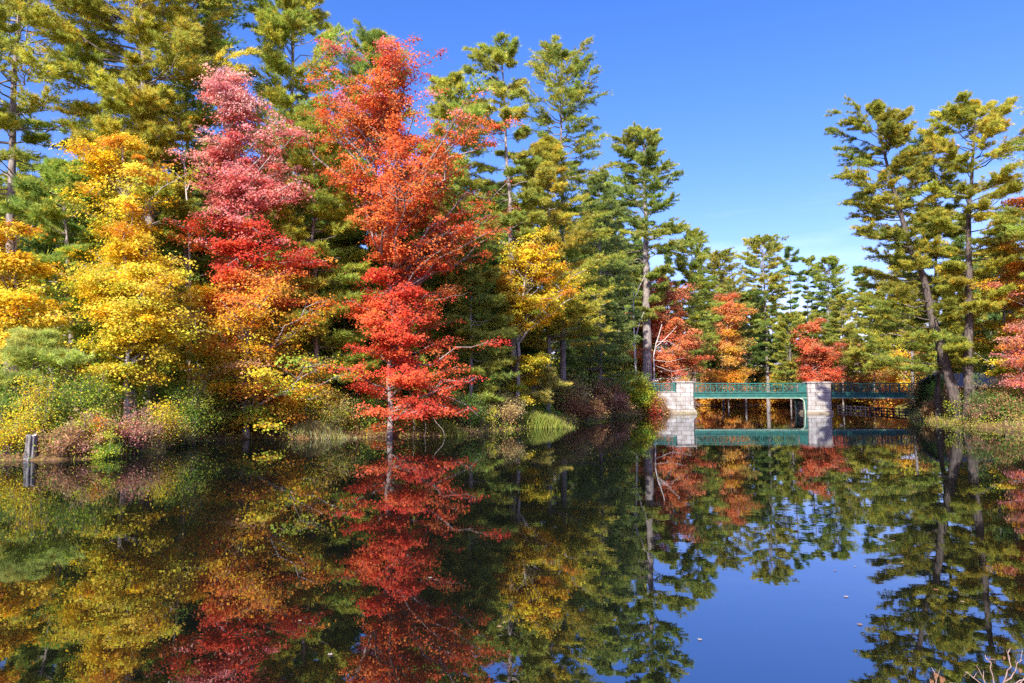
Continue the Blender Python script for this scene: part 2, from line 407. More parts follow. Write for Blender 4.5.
OLIVE = [(.36,.40,.075),(.30,.37,.08),(.42,.42,.08)]
OLIVEY = [(.45,.45,.085),(.38,.42,.08),(.52,.47,.09)]
DGREEN = [(.14,.21,.05),(.18,.24,.055),(.12,.17,.05)]
BGREEN = [(.24,.33,.09),(.29,.36,.09),(.20,.28,.08)]

def pine_arrays(path, P, pal, tb, tufts=9000, nl=.26, nw=.035, k=8, spacing=.5, per=5, elev=(.05,.55), curve=.12, depth=.85, foliage_from=.3, bare=0, rmin=.35, seed_jit=.3, brad=.011, gap=.0):
    z0, z1 = P[0, 0], P[-1, 0]
    nw_ = max(3, int((z1 - z0) / spacing)); zw = z0 + (z1 - z0) * (np.linspace(0, 1, nw_) ** .95)
    zz = np.repeat(zw, per) + R.normal(0, spacing * .25, nw_ * per); nb = len(zz); zz = np.clip(zz, z0, z1 - .1)
    if gap: 
        m = R.random(nb) > gap; zz = zz[m]; nb = len(zz)
    ph = R.uniform(0, 2 * pi, nb)
    h = (zz - z0) / (z1 - z0)
    el = elev[0] + (elev[1] + .4 - elev[0]) * h ** 2 + R.normal(0, .08, nb)
    att = path_interp(path, np.minimum(zz, path[-1][2] - .05))
    zt = np.clip(zz + .5, z0, z1)
    l = np.interp(zt, P[:, 0], P[:, 1]); r = np.interp(zt, P[:, 0], P[:, 2])
    Lr = np.maximum(r - att[:, 0], rmin); Ll = np.maximum(att[:, 0] - l, rmin)
    cx = np.cos(ph); wx = (1 + cx) / 2; wx = wx * wx * (3 - 2 * wx)
    Lx = Ll * (1 - wx) + Lr * wx
    Ln = Lx * np.where(np.abs(np.sin(ph)) > .7, depth, 1) * np.clip(R.normal(.86, .2, nb), .35, 1.15)
    dirh = np.stack([cx, np.sin(ph), np.zeros(nb)], -1)
    t = np.linspace(0, 1, 6)[None, :, None]
    B = att[:, None] + dirh[:, None] * Ln[:, None, None] * t
    B[:, :, 2] += Ln[:, None] * (np.tan(el)[:, None] * t[..., 0] * .8 + curve * t[..., 0] ** 2)
    B[:, 1:] += R.normal(0, .035, (nb, 5, 3)) * Ln[:, None, None]
    tb.add(B, (brad * Ln[:, None] + .008) * (1 - .8 * t[..., 0]), 4)
    # twigs
    m = 16; tufts = tufts * 1.9; nw = nw * .92; nl = nl * .98
    ts = foliage_from + (1 - foliage_from) * R.random((nb, m)) ** .8
    kk = ts * 5; k0 = np.minimum(kk.astype(int), 4); f = (kk - k0)[..., None]; ii = np.arange(nb)[:, None]
    S = B[ii, k0] * (1 - f) + B[ii, k0 + 1] * f
    sgn = np.where(R.random((nb, m)) < .5, -1, 1); an = sgn * R.uniform(.3, 1.15, (nb, m)); an = np.where(ts > .93, an * .3, an)
    ca, sa = np.cos(an), np.sin(an); d0 = dirh[:, None]
    d = np.stack([d0[..., 0] * ca - d0[..., 1] * sa, d0[..., 0] * sa + d0[..., 1] * ca, R.normal(.12, .12, (nb, m))], -1)
    tl = (.30 * Ln[:, None] * (1.35 - .75 * ts) + .20) * R.uniform(.7, 1.3, (nb, m))
    q = max(2, int(round(tufts / (nb * m))))
    s = (np.arange(q) + .6) / q
    k = max(5, k - 1)
    T = S[:, :, None] + d[:, :, None] * tl[:, :, None, None] * s[None, None, :, None]
    T = T.reshape(-1, 3) + R.normal(0, .06, (nb * m * q, 3)) * np.array([1, 1, .7])
    DD = np.repeat(nrm(d + np.array([0, 0, .35])).reshape(-1, 3), q, 0)
    pal = np.array(pal) * R.uniform(.95, 1.22) * np.array([R.uniform(.84, 1.08), 1, R.uniform(.85, 1.12)]); bc = pal[R.integers(0, len(pal), nb)] * R.normal(1, .12, (nb, 1))
    cl = np.repeat(bc, m * q, 0) * R.normal(1, .15, (nb * m * q, 1))
    yel = R.random(len(cl)) < .10; cl[yel] = cl[yel] * np.array([1.7, 1.2, .8])
    V, I, C = tri_needles(T, DD, nl, nw, k, cl)
    if bare:
        zb = R.uniform(max(path[0][2] + 1.5, z0 - 6), z0 + 1, bare); a = R.uniform(0, 2 * pi, bare); ln = R.uniform(.4, 1.6, bare)
        A = path_interp(path, zb); t = np.linspace(0, 1, 4)[None, :, None]
        Q = A[:, None] + np.stack([np.cos(a), np.sin(a), R.normal(0, .2, bare)], -1)[:, None] * ln[:, None, None] * t
        Q[:, 2:] += R.normal(0, .06, (bare, 2, 3)); tb.add(Q, np.tile([.022, .017, .012, .005], (bare, 1)), 3)
    return V, I, C

def pine(name, label, D, trunk, prof, pal=OLIVE, r0=.22, barkmat=None, group=None, cat='tree', **kw):
    path = px_path(trunk, D); P = px_profile(prof, D)
    bx, by = path[0][0], path[0][1]; g = gz(bx, by); path[0] = (bx, by, min(g, path[0][2]) - .15)
    tb = Tubes(); trunk_tube(tb, path, r0, r0 * .12)
    V, I, C = pine_arrays(path, P, pal, tb, **kw)
    return finish(name, (bx, by, g), tb, barkmat or M_PBARK, V, I, C, M_NEEDLE, label, cat, group)

def shrub(label, px, D, w, h, pal, leaves=2600, leaf=.07, mat=None, name='shrub', stemmat=None, dense=1.0, group=None, cat='shrub', stems=26, bare=False, depth=None, sink=0, clump=.11):
    """rounded many-stemmed shrub; w,h in metres"""
    x = xat(px, D); y = D; g = gz(x, y)
    dd = depth or w * .8
    tb = Tubes(); n = stems
    a = R.uniform(0, 2 * pi, n); rr = np.sqrt(R.random(n)); s1, s2 = R.uniform(0, 6, 2); u = R.uniform(.35, 1.12, n) * (1 + .28 * np.sin(2 * a + s1) * rr + .18 * np.sin(5 * a + s2))
    topz = h * np.sqrt(np.clip(1 - (rr * .93) ** 2, 0.03, 1)) * u
    tip = np.stack([np.cos(a) * rr * w / 2, np.sin(a) * rr * dd / 2, topz], -1)
    root = np.stack([np.cos(a) * rr * w * .16, np.sin(a) * rr * dd * .16, np.full(n, -.1)], -1)
    t = np.linspace(0, 1, 6)[None, :, None]
    mid = (root + tip) / 2 + np.array([0, 0, .12]) * h
    B = (1 - t) ** 2 * root[:, None] + 2 * t * (1 - t) * mid[:, None] + t * t * tip[:, None]; B[:, 1:] += R.normal(0, .025, (n, 5, 3)) * max(h, .6)
    tb.add(B, np.tile(np.linspace(.016, .005, 6), (n, 1)) * (1 + h * .25), 3)
    ns = 9; ts = R.uniform(.3, 1, (n, ns)); k = ts * 5; k0 = np.minimum(k.astype(int), 4); f = (k - k0)[..., None]; ii = np.arange(n)[:, None]
    S = B[ii, k0] * (1 - f) + B[ii, k0 + 1] * f
    d = nrm(R.normal(0, 1, (n, ns, 3)) + np.array([0, 0, .6])); E = S + d * (R.uniform(.10, .28, (n, ns, 1)) * max(.7, min(w, h)))
    E[..., 2] = np.maximum(E[..., 2], .03)
    Q = np.stack([S, (S + E) / 2 + R.normal(0, .02, S.shape), E], 2).reshape(-1, 3, 3); tb.add(Q, np.tile([.008, .006, .003], (len(Q), 1)), 3)
    e = empty(name, (x, y, g - sink), label, cat, group)
    link('stems', tb.mesh('stems', stemmat or M_TWIG), e)
    if leaves:
        cc = np.concatenate([E.reshape(-1, 3), ((S + E) / 2).reshape(-1, 3), tip]); pal = np.array(pal)
        bi = R.integers(0, len(pal), n); ci0 = np.concatenate([np.repeat(bi, ns), np.repeat(bi, ns), bi]); alt = R.random(len(cc)) < .35
        ci0 = np.where(alt, R.integers(0, len(pal), len(cc)), ci0)
        ccol = jitter(pal[ci0], .15, len(cc)); wgt = R.gamma(2, 1, len(cc)); cnt = R.multinomial(int(leaves * dense), wgt / wgt.sum())
        ci = np.repeat(np.arange(len(cc)), cnt); nn = len(ci)
        LP = cc[ci] + R.normal(0, clump * max(.6, min(1.6, h)), (nn, 3)) * np.array([1, 1, .7]); LP[:, 2] = np.abs(LP[:, 2]) + .02
        V, I, C = leaf_quads(LP, leaf, np.array([0, -.15, .5]), jitter(ccol[ci], .18, nn), .8, .7)
        link('foliage', npmesh('foliage', V, 4, I, mat or M_LEAF, C), e)
    return e

M_PALE = bark_material('pale_twig', (.26,.17,.14), (.44,.31,.26), 30, (.5,.37,.31))
M_FALLEN = bark_material('fallen_branch_bark', (.13,.10,.09), (.34,.29,.26), 14, (.46,.41,.37))
# palettes
YEL = [(.80,.56,.025),(.77,.49,.02),(.82,.64,.07),(.72,.58,.05)]
YELO = [(.72,.36,.03),(.66,.28,.03),(.76,.48,.04)]
ORA = [(.70,.26,.05),(.66,.19,.05),(.72,.34,.06)]
FORA = [(.72,.32,.10),(.68,.25,.08),(.68,.40,.09),(.42,.36,.08)]
FRED = [(.70,.19,.08),(.64,.14,.07),(.72,.27,.11),(.50,.17,.09)]
REDO = [(.74,.19,.05),(.70,.14,.04),(.78,.25,.06)]
RED = [(.68,.095,.045),(.62,.07,.04),(.72,.14,.05)]
PINK = [(.70,.22,.19),(.64,.16,.14),(.74,.30,.26)]
YG = [(.46,.50,.045),(.32,.42,.045),(.56,.52,.045)]
GRN = [(.15,.28,.045),(.20,.34,.05),(.12,.20,.04)]
BROWN = [(.42,.22,.10),(.48,.27,.12),(.34,.18,.08),(.50,.32,.12)]
MAUVE = [(.46,.24,.17),(.38,.17,.12),(.50,.32,.17)]
TAN = [(.52,.42,.16),(.46,.35,.13),(.56,.46,.20)]

# ------------------------------------------------------------------ WORLD, SUN, CAMERA
SUN_EL, SUN_AZ = radians(36), radians(-20)      # azimuth: behind the camera, a little to its left
w = bpy.data.worlds.new('World'); sc.world = w; w.use_nodes = True
nt = w.node_tree; nt.nodes.clear()
wo = N(nt, 'ShaderNodeOutputWorld'); bg = N(nt, 'ShaderNodeBackground'); bg.inputs['Strength'].default_value = .148
sky = N(nt, 'ShaderNodeTexSky', sky_type='NISHITA'); sky.sun_disc = False
sky.sun_elevation = SUN_EL; sky.sun_rotation = pi - SUN_AZ; sky.altitude = 200; sky.air_density = 1.0; sky.dust_density = .8; sky.ozone_density = 3.0
# thin high cloud wisps in the sky itself
tc = N(nt, 'ShaderNodeTexCoord'); sx = N(nt, 'ShaderNodeSeparateXYZ'); L(nt, tc.outputs['Generated'], sx.inputs[0])
mp = N(nt, 'ShaderNodeMapping'); mp.inputs['Scale'].default_value = (1.6, 1.6, 9); mp.inputs['Location'].default_value = (.3, .1, .0); L(nt, tc.outputs['Generated'], mp.inputs[0])
cn = N(nt, 'ShaderNodeTexNoise'); cn.inputs['Scale'].default_value = 2.4; cn.inputs['Detail'].default_value = 7; cn.inputs['Roughness'].default_value = .55; L(nt, mp.outputs[0], cn.inputs['Vector'])
c1 = N(nt, 'ShaderNodeMapRange'); c1.inputs['From Min'].default_value = .50; c1.inputs['From Max'].default_value = .80; c1.inputs['To Max'].default_value = .35; L(nt, cn.outputs[0], c1.inputs[0])
zl = N(nt, 'ShaderNodeMapRange'); zl.inputs['From Min'].default_value = .30; zl.inputs['From Max'].default_value = .14; L(nt, sx.outputs[2], zl.inputs[0])
cm = N(nt, 'ShaderNodeMath', operation='MULTIPLY'); L(nt, c1.outputs[0], cm.inputs[0]); L(nt, zl.outputs[0], cm.inputs[1])
mxw = N(nt, 'ShaderNodeMixRGB'); L(nt, cm.outputs[0], mxw.inputs[0]); hs = N(nt, 'ShaderNodeHueSaturation'); hs.inputs['Saturation'].default_value = 1.3; hs.inputs['Value'].default_value = .87; L(nt, sky.outputs[0], hs.inputs['Color']); tn = N(nt, 'ShaderNodeMixRGB', blend_type='MULTIPLY'); tn.inputs[0].default_value = 1; tn.inputs[2].default_value = (1.21,.85,1.15, 1); L(nt, hs.outputs[0], tn.inputs[1]); L(nt, tn.outputs[0], mxw.inputs[1]); mxw.inputs[2].default_value = (6.5,6.9,7.4,1)
L(nt, mxw.outputs[0], bg.inputs['Color']); L(nt, bg.outputs[0], wo.inputs[0])

sl = bpy.data.lights.new('sun', 'SUN'); sl.energy = 4.6; sl.angle = radians(.5); sl.color = (1, .95, .87)
so = bpy.data.objects.new('sun', sl); COL.objects.link(so)
from mathutils import Vector
sd = Vector((sin(SUN_AZ) * cos(SUN_EL), -cos(SUN_AZ) * cos(SUN_EL), sin(SUN_EL)))
so.rotation_euler = sd.to_track_quat('Z', 'Y').to_euler(); so.location = (20, -40, 40)
cam = bpy.data.cameras.new('camera'); co = bpy.data.objects.new('camera', cam); COL.objects.link(co)
cam.sensor_width = 36; cam.lens = 36 * F / 1024; cam.clip_end = 5000; cam.clip_start = .05
co.location = (0, 0, CAM_H); co.rotation_euler = (pi / 2 + PITCH, 0, 0); sc.camera = co
sc.view_settings.view_transform = 'Standard'; sc.view_settings.look = 'None'; sc.view_settings.exposure = 1.06; sc.view_settings.gamma = 1
sc.view_settings.use_curve_mapping = False
sc.cycles.max_bounces = 7; sc.cycles.diffuse_bounces = 3; sc.cycles.transmission_bounces = 4; sc.cycles.glossy_bounces = 3
sc.cycles.use_denoising = False
sc.cycles.sample_clamp_indirect = 6
sc.cycles.caustics_reflective = False; sc.cycles.caustics_refractive = False

# ------------------------------------------------------------------ GROUND + WATER
def axis(a, b, step, far):
    core = np.arange(a, b + step, step); out = []
    s = step; v = core[-1]
    while v < far: s *= 1.25; v += s; out.append(v)
    lo = []; s = step; v = core[0]
    while v > -far: s *= 1.25; v -= s; lo.append(v)
    return np.array(lo[::-1] + list(core) + out)
gx = axis(-40, 70, .45, 2500); gy = axis(-6, 130, .5, 2500)
X, Y = np.meshgrid(gx, gy, indexing='ij'); Z = height(X, Y)
far = np.clip((np.hypot(X - 15, Y - 60) - 110) / 500, 0, 1); Z = Z * (1 - far) + 4 * far
V = np.stack([X, Y, Z], -1).reshape(-1, 3); nx, ny = X.shape
i = np.arange(nx - 1)[:, None] * ny + np.arange(ny - 1)[None]; I = np.stack([i, i + ny, i + ny + 1, i + 1], -1).reshape(-1, 4)
tag(link('ground', npmesh('ground', V, 4, I, M_GROUND, smooth=True)), kind='structure', label='wooded bank and forest floor covered with leaf litter')
wb = bpy.data.meshes.new('water'); wb.from_pydata([(-21,0,0),(66,0,0),(66,121,0),(-21,121,0)], [], [(0,1,2,3)]); wb.update(); wb.materials.append(M_WATER)
tag(link('water', wb), kind='structure', label='still dark pond mirroring the autumn trees')

# ------------------------------------------------------------------ BRIDGE
YB = 67.6
def build_bridge():
    e = empty('bridge', (29, YB, 0), 'green steel bridge with lattice railings on pale stone pier and abutment, crossing the pond', 'bridge')
    ox, oy = 29, YB
    def fin(b, name, mat, par=e, bevel=0):
        b.V = [(x - ox, y - oy, z) for x, y, z in b.V]
        return b.build(name, mat, par, bevel)
    # abutment: wing wall and tall end block
    b = Box(); b.box(13.9, 16.25, YB + .10, YB + 2.5, -1.6, 2.08); b.box(16.25, 17.9, YB, YB + 2.6, -1.6, 3.08)
    b.prism([(17.9, -1.6), (18.35, -1.6), (18.25, .25), (17.9, .6)], YB + .05, YB + 2.5)
    b.box(15.0, 17.98, YB - .06, YB + .0, -1.6, .28)
    fin(b, 'abutment', M_STONE, bevel=.03)
    b = Box(); b.box(16.1, 18.02, YB - .1, YB + 1.0, 3.08, 3.20); b.box(13.9, 16.1, YB + .04, YB + .4, 2.08, 2.18)
    fin(b, 'coping', M_STONE, bevel=.02)
    b = Box(); b.box(29.2, 31.5, YB, YB + 2.6, -1.6, 3.04); b.box(29.05, 31.65, YB - .12, YB + 2.7, -1.6, .30)
    b.box(29.1, 31.6, YB - .08, YB + 1.0, 3.04, 3.16)
    fin(b, 'pier', M_STONE, bevel=.03)
    b = Box(); b.box(41.3, 43.4, YB, YB + 2.6, -1.6, 2.5); b.box(43.4, 50, YB + .1, YB + 2.5, -1.6, 2.1)
    fin(b, 'far_abutment', M_STONE, bevel=.03)
    def lattice(x0, x1, y, mat, nm='railing', zb=2.12, zt=3.04, step=1.15):
        b = Box(); b.box(x0, x1, y, y + .09, zt - .07, zt); b.box(x0, x1, y + .01, y + .08, zb, zb + .06); b.box(x0, x1, y + .015, y + .075, zt - .27, zt - .23)
        n = max(2, round((x1 - x0) / step)); s = (x1 - x0) / n
        for q in range(n + 1):
            xx = x0 + q * s; xx = min(max(xx, x0 + .04), x1 - .04)
            b.box(xx - .035, xx + .035, y - .01, y + .1, zb - .02, zt - .08)
        for q in range(n):
            a = x0 + q * s + .04; c = a + s - .08; md = (a + c) / 2
            b.bar((a, zb + .06), (md, zt - .28), .038, (y + .02, y + .04)); b.bar((md, zt - .28), (c, zb + .06), .028, (y + .045, y + .065))
            b.bar((a, zt - .28), (md, zb + .06), .028, (y + .05, y + .07)); b.bar((md, zb + .06), (c, zt - .28), .028, (y + .02, y + .04))
            for f in (.25, .5, .75): b.bar((a + (c - a) * f, zb + .06), (a + (c - a) * f, zt - .24), .018, (y + .072, y + .086))
        return fin(b, nm, mat)
    def girder(x0, x1, y, leg, s=1):
        b = Box(); b.box(x0, x1, y, y + .12, 1.58, 2.10); b.box(x0, x1, y - .07, y + .19, 2.02, 2.08)
        b.box(x0 + .02, x1 - .02, y - .03, y - .005, 1.80, 1.83)
        n = int((x1 - x0) / 1.4)
        for q in range(n + 1): xx = x0 + .05 + (x1 - x0 - .1) * q / n; b.box(xx - .03, xx + .03, y - .06, y, 1.6, 2.02)
        g = fin(b, 'girder', M_GREEN)
        b = Box(); b.box(x0, x1, y - .10, y + .22, 1.53, 1.575); o = fin(b, 'flange', M_CREAM, g); 
        o.parent = g
        if leg:
            # curved knee down to the pier foot
            pts_out = [(29.17, 1.5)]; r = .45; cx, cz = x1 - .30 - r, 1.52 - r
            b = Box(); arc = [(cx + r * sin(a), cz + r * cos(a)) for a in np.linspace(0, pi / 2, 9)]
            out = arc + [(x1 - .22, .0), (x1 - .16, -.9)]
            outer = [(x1 - .02, -.9), (x1 - .02, 1.52), (cx, 1.52)]
            b.prism((out + outer)[::-1], y, y + .12); k = fin(b, 'leg', M_GREEN, g)
            b = Box()
            for (p, q) in zip(out[:-1], out[1:]): b.bar(p, q, .06, (y - .09, y + .2))
            fin(b, 'flange', M_CREAM, g)
    girder(17.98, 29.14, YB + .1, True); girder(17.98, 29.14, YB + 2.25, True)
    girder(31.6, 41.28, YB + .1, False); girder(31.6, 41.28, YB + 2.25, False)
    b = Box(); b.box(13.9, 50, YB + .42, YB + 2.2, 1.80, 2.0)
    for xx in np.arange(18.6, 41, 1.4):
        if not 29 < xx < 31.8: b.box(xx - .08, xx + .08, YB + .3, YB + 2.23, 1.55, 1.79)
    fin(b, 'deck', M_DECK)
    lattice(14.0, 16.0, YB + .12, M_GREEN); lattice(18.06, 29.0, YB + .12, M_GREEN); lattice(31.7, 41.2, YB + .12, M_GREENSHADE, step=.95)
    lattice(41.6, 46, YB + .12, M_GREENSHADE, zb=2.2, zt=3.1); lattice(14.0, 29.0, YB + 2.3, M_GREEN, step=1.3); lattice(31.7, 46, YB + 2.3, M_GREENSHADE, step=1.3)
    b = Box()
    b.box(15.98, 16.16, YB + .08, YB + .26, 2.1, 3.12); fin(b, 'post', M_GREEN, bevel=.015)
    b = Box(); b.box(28.3, 29.05, YB - .02, YB + .10, 2.1, 2.9)
    fin(b, 'gusset_plate', M_GREEN, bevel=.015)
build_bridge()

# ------------------------------------------------------------------ CABIN on the right
def build_cabin():
    x0 = xat(958, 56); y0 = 56; g = gz(x0 + 3, y0 + 2)
    e = empty('cabin', (x0, y0, g), 'low dark brown cabin with grey roof half hidden behind the right bank trees', 'cabin')
    W, Dp, H = 7.0, 5.0, 1.9
    b = Box(); b.box(0, W, 0, Dp, -.4, H); wl = b.build('wall', M_CABIN, e, .01)
    b = Box()
    for s, (ya, yb_) in enumerate(((-.5, Dp / 2), (Dp / 2, Dp + .5))):
        z0_, z1_ = (H - .05, H + 1.1) if s == 0 else (H + 1.1, H - .05)
        n = len(b.V); b.V += [(-.4, ya, z0_), (W + .4, ya, z0_), (W + .4, yb_, z1_), (-.4, yb_, z1_), (-.4, ya, z0_ + .12), (W + .4, ya, z0_ + .12), (W + .4, yb_, z1_ + .12), (-.4, yb_, z1_ + .12)]
        b.F += [tuple(n + i for i in f) for f in ((0,3,2,1),(4,5,6,7),(0,1,5,4),(1,2,6,5),(2,3,7,6),(3,0,4,7))]
    b.build('roof', M_ROOF, e)
    for xx in (1.2, 4.9):
        b = Box(); b.box(xx, xx + 1.0, -.05, -.003, .7, 1.5); wn = b.build('window', simple('window_trim', (.35,.32,.28)), e, .01)
        b = Box(); b.box(xx + .1, xx + .9, -.062, -.052, .8, 1.4); b.build('pane', M_GLASS, wn)
    b = Box(); b.box(3.0, 3.9, -.05, -.003, -.1, 1.7); b.build('door', simple('cabin_door', (.06,.035,.025)), e, .01)
build_cabin()

# low old rail fence on the far shore seen under the right span
def build_fence():
    p0 = np.array([xat(838, 84), 84.0]); p1 = np.array([xat(912, 66), 66.0])
    e = empty('rail_fence', (p0[0], p0[1], 0), 'low dark wooden rail fence at the water under the right bridge span', 'fence')
    v = p1 - p0; ln = np.linalg.norm(v); d = v / ln; n = 14
    for q in range(n + 1):
        s = ln * q / n; b = Tubes(); x, y = d * s
        b.add(np.array([(x, y, -1.2), (x + .02, y, .2), (x, y + .02, .58)]), np.array([.075, .07, .06]), 6); link('post', b.mesh('post', M_RAIL), e)
    for z in (.15, .48):
        b = Tubes(); t = np.linspace(0, ln, 15); P = np.stack([d[0] * t, d[1] * t - .09, z + R.normal(0, .02, 15)], -1); b.add(P, np.full(15, .055), 6)
        link('rail', b.mesh('rail', M_RAIL), e)
    b = Tubes()
    for q in range(n): 
        s = ln * q / n; s2 = ln * (q + 1) / n
        b.add(np.array([(*(d * s + (0, -.03)), .15), (*(d * (s + s2) / 2 + (0, -.03)), .31), (*(d * s2 + (0, -.03)), .48)]), np.full(3, .03), 5)
    link('brace', b.mesh('brace', M_RAIL), e)
build_fence()

# ------------------------------------------------------------------ CONIFERS, left bank (pixel profiles: y, left, right)
pine('pine_tree', 'tall white pine with bare grey trunk, leftmost tree in the frame', 31,
     [(10,440),(11,180),(18,30),(24,-90)], [(-100,15,35),(-40,-50,90),(20,-80,110),(90,-90,100),(150,-85,80),(205,-60,70)], OLIVEY, r0=.27, tufts=14000, spacing=.6, per=4, bare=14, k=9, foliage_from=.35, elev=(.0,.4))
pine('pine_tree', 'huge wide spreading white pine filling the sky left of the pink maple', 33,
     [(150,438),(148,200),(144,40),(140,-110)], [(-120,130,150),(-60,80,200),(0,50,245),(60,40,232),(120,62,222),(180,90,205),(230,100,200)], OLIVEY, r0=.34, tufts=32000, spacing=.42, per=5, bare=16, k=10, elev=(.0,.5))
pine('pine_tree', 'slimmer dark pine standing just left of the pink maple', 36,
     [(192,436),(188,180),(184,-30)], [(-40,180,190),(20,150,235),(90,140,245),(180,140,240),(260,145,230)], OLIVE, r0=.2, tufts=8000, bare=12, k=8)
pine('pine_tree', 'tall shaggy pointed pine behind the gap between pink and red maples', 37,
     [(288,436),(290,200),(294,-8)], [(-14,290,298),(12,262,322),(60,250,345),(120,240,340),(180,235,345),(240,240,340),(300,250,330)], OLIVEY, r0=.26, tufts=17000, k=9, spacing=.5)
pine('pine_tree', 'low shady pine with layered boughs filling the gap beside the red maple trunk', 33.5,
     [(318,436),(314,200),(311,120)], [(112,308,315),(150,285,345),(210,270,365),(270,255,372),(330,262,368),(385,270,360)], OLIVE, r0=.17, tufts=12000, k=9, bare=6, elev=(-.05,.5))
pine('pine_tree', 'pine whose tip just pokes out above the orange-red maple', 41,
     [(376,436),(376,40)], [(34,371,381),(60,352,400),(110,335,420),(180,330,430),(260,330,430),(330,335,425)], OLIVE, r0=.2, tufts=12000, k=8)
pine('pine_tree', 'brownish olive pine right behind the upper right side of the orange-red maple', 40,
     [(448,436),(450,85)], [(78,444,458),(100,428,480),(150,425,492),(210,425,492),(280,430,490),(340,430,485)], OLIVEY, r0=.2, tufts=13000, k=8)
pine('pine_tree', 'white pine with long pale bare trunk and tufted top above the yellow maple', 43,
     [(514,425),(511,240),(506,150),(502,60)], [(46,494,512),(62,470,522),(85,464,526),(110,468,522),(150,475,535),(200,470,545),(245,480,545)], OLIVEY, r0=.27, tufts=9000, k=9, spacing=.85, per=5, bare=22, gap=.15, foliage_from=.4, elev=(.05,.5), brad=.014)
pine('pine_tree', 'tall open white pine just right of the pale-trunked pine, boughs reaching right', 50,
     [(563,420),(562,200),(561,60)], [(50,548,572),(75,524,592),(110,518,602),(150,522,606),(200,525,606),(250,525,612),(300,530,615)], OLIVE, r0=.25, tufts=12000, k=8, spacing=.62, gap=.12, elev=(.0,.55), brad=.013)
pine('pine_tree', 'dense bushy pine just behind and above the yellow maple', 46,
     [(548,422),(548,145)], [(138,544,552),(165,528,566),(200,520,580),(250,512,596),(300,508,604),(350,515,598)], OLIVEY, r0=.2, tufts=17000, k=9, spacing=.42)
pine('pine_tree', 'broad pine with very thick grey trunk left of the bridge abutment', 77,
     [(647,400),(647,280),(644,135)], [(132,638,650),(150,620,668),(185,606,682),(220,595,690),(255,598,692),(290,630,664),(318,634,658)], OLIVE, r0=.62, tufts=19000, k=8, spacing=.75, bare=14, nl=.36, nw=.055, elev=(-.05,.5), brad=.013, gap=.1)
pine('spruce_tree', 'dense green conifer with drooping tiers reaching the shrubs left of the bare snag', 62,
     [(600,415),(600,175)], [(170,596,604),(210,578,620),(260,562,632),(310,548,640),(350,545,640),(388,550,632)], BGREEN, r0=.22, tufts=21000, k=9, spacing=.42, elev=(-.28,.4), curve=.18, nl=.2)
pine('pine_tree', 'slender pine just right of the thick-trunked pine, above the red-orange maple', 84,
     [(693,400),(692,235)], [(230,688,696),(250,676,708),(290,672,716),(330,672,716),(370,675,712)], OLIVE, r0=.22, tufts=8000, k=7, nl=.36, nw=.06)
pine('pine_tree', 'small pale green pine sapling with soft boughs over the bank at the left edge', 23.5,
     [(30,452),(34,338)], [(330,28,42),(345,-12,74),(356,-34,92),(372,-20,112),(388,-34,96),(402,-10,88)], [(.50,.52,.13),(.44,.48,.12),(.55,.52,.14)], r0=.09, tufts=4200, k=11, nl=.2, nw=.017, spacing=.42, per=6, elev=(-.02,.2), curve=.05, depth=.9, foliage_from=.2)
pine('pine_tree', 'low pale pine bough-covered sapling under the yellow maple beside the bright green reeds', 43,
     [(532,425),(534,366)], [(362,528,540),(374,512,556),(388,505,562),(402,505,562)], [(.48,.44,.12),(.42,.40,.10)], r0=.08, tufts=4500, k=9, nl=.22, nw=.028, spacing=.25, elev=(-.1,.3))
pine('pine_tree', 'shaded pine filling the gap between the red maple and the yellow maple', 37.5,
     [(470,436),(472,235)], [(225,468,476),(260,450,498),(310,445,505),(350,448,508),(400,455,500)], OLIVE, r0=.15, tufts=12000, k=8, elev=(-.1,.4))
pine('pine_tree', 'dark leaning pine behind the small sapling at lower left', 29.5,
     [(70,440),(66,170)], [(150,60,74),(200,30,105),(250,10,120),(310,15,125),(360,20,115)], OLIVE, r0=.18, tufts=12000, k=9, elev=(-.1,.4), bare=8)

# ------------------------------------------------------------------ BROADLEAVED TREES, left bank
broad_tree('maple_tree', 'golden yellow maple at the far left edge of the frame', 24.5, [(14,455),(16,235)],
     [(214,8,30),(235,-25,48),(270,-40,55),(310,-42,54),(345,-35,45),(360,-20,30)], [(0,YEL),(.7,YEL),(1,YEL+YELO)], nb=60, leaves=20000, leaf=.13, r0=.12)
broad_tree('maple_tree', 'bright yellow maple in front, hanging down to the shrubs right of the sapling', 25.2, [(128,452),(126,300),(124,232)],
     [(226,105,140),(260,88,172),(300,84,188),(340,84,188),(375,88,165),(405,95,135)], [(0,YEL+YG),(.5,YEL+YEL+YG[2:]),(1,YEL+YELO[:1])], nb=95, leaves=42000, leaf=.12, r0=.11, clump=.27)
broad_tree('maple_tree', 'taller golden maple with greenish leaves rising behind the bright yellow maple', 28.5, [(135,445),(130,260),(122,140)],
     [(135,102,140),(155,72,172),(190,60,190),(230,62,200),(270,70,205),(320,90,215),(360,110,215)], [(0,YG+GRN[1:2]+YEL[:2]),(.45,YEL+YG),(1,YEL+YELO[:1])], nb=95, leaves=38000, leaf=.13, r0=.15)
broad_tree('maple_tree', 'tall narrow maple with pink crown turning red lower down', 31, [(240,438),(236,280),(226,160),(222,75)],
     [(64,218,232),(85,196,252),(110,190,278),(150,190,300),(200,196,312),(250,196,316),(285,190,318),(312,205,300)], [(0,ORA+RED),(.14,RED),(.32,RED+PINK),(.52,PINK),(1,[(.74,.36,.32),(.70,.29,.27),(.76,.44,.38)])], nb=110, leaves=42000, leaf=.13, r0=.15,
     forks=[[(236,300),(228,240),(234,170),(246,110)]])
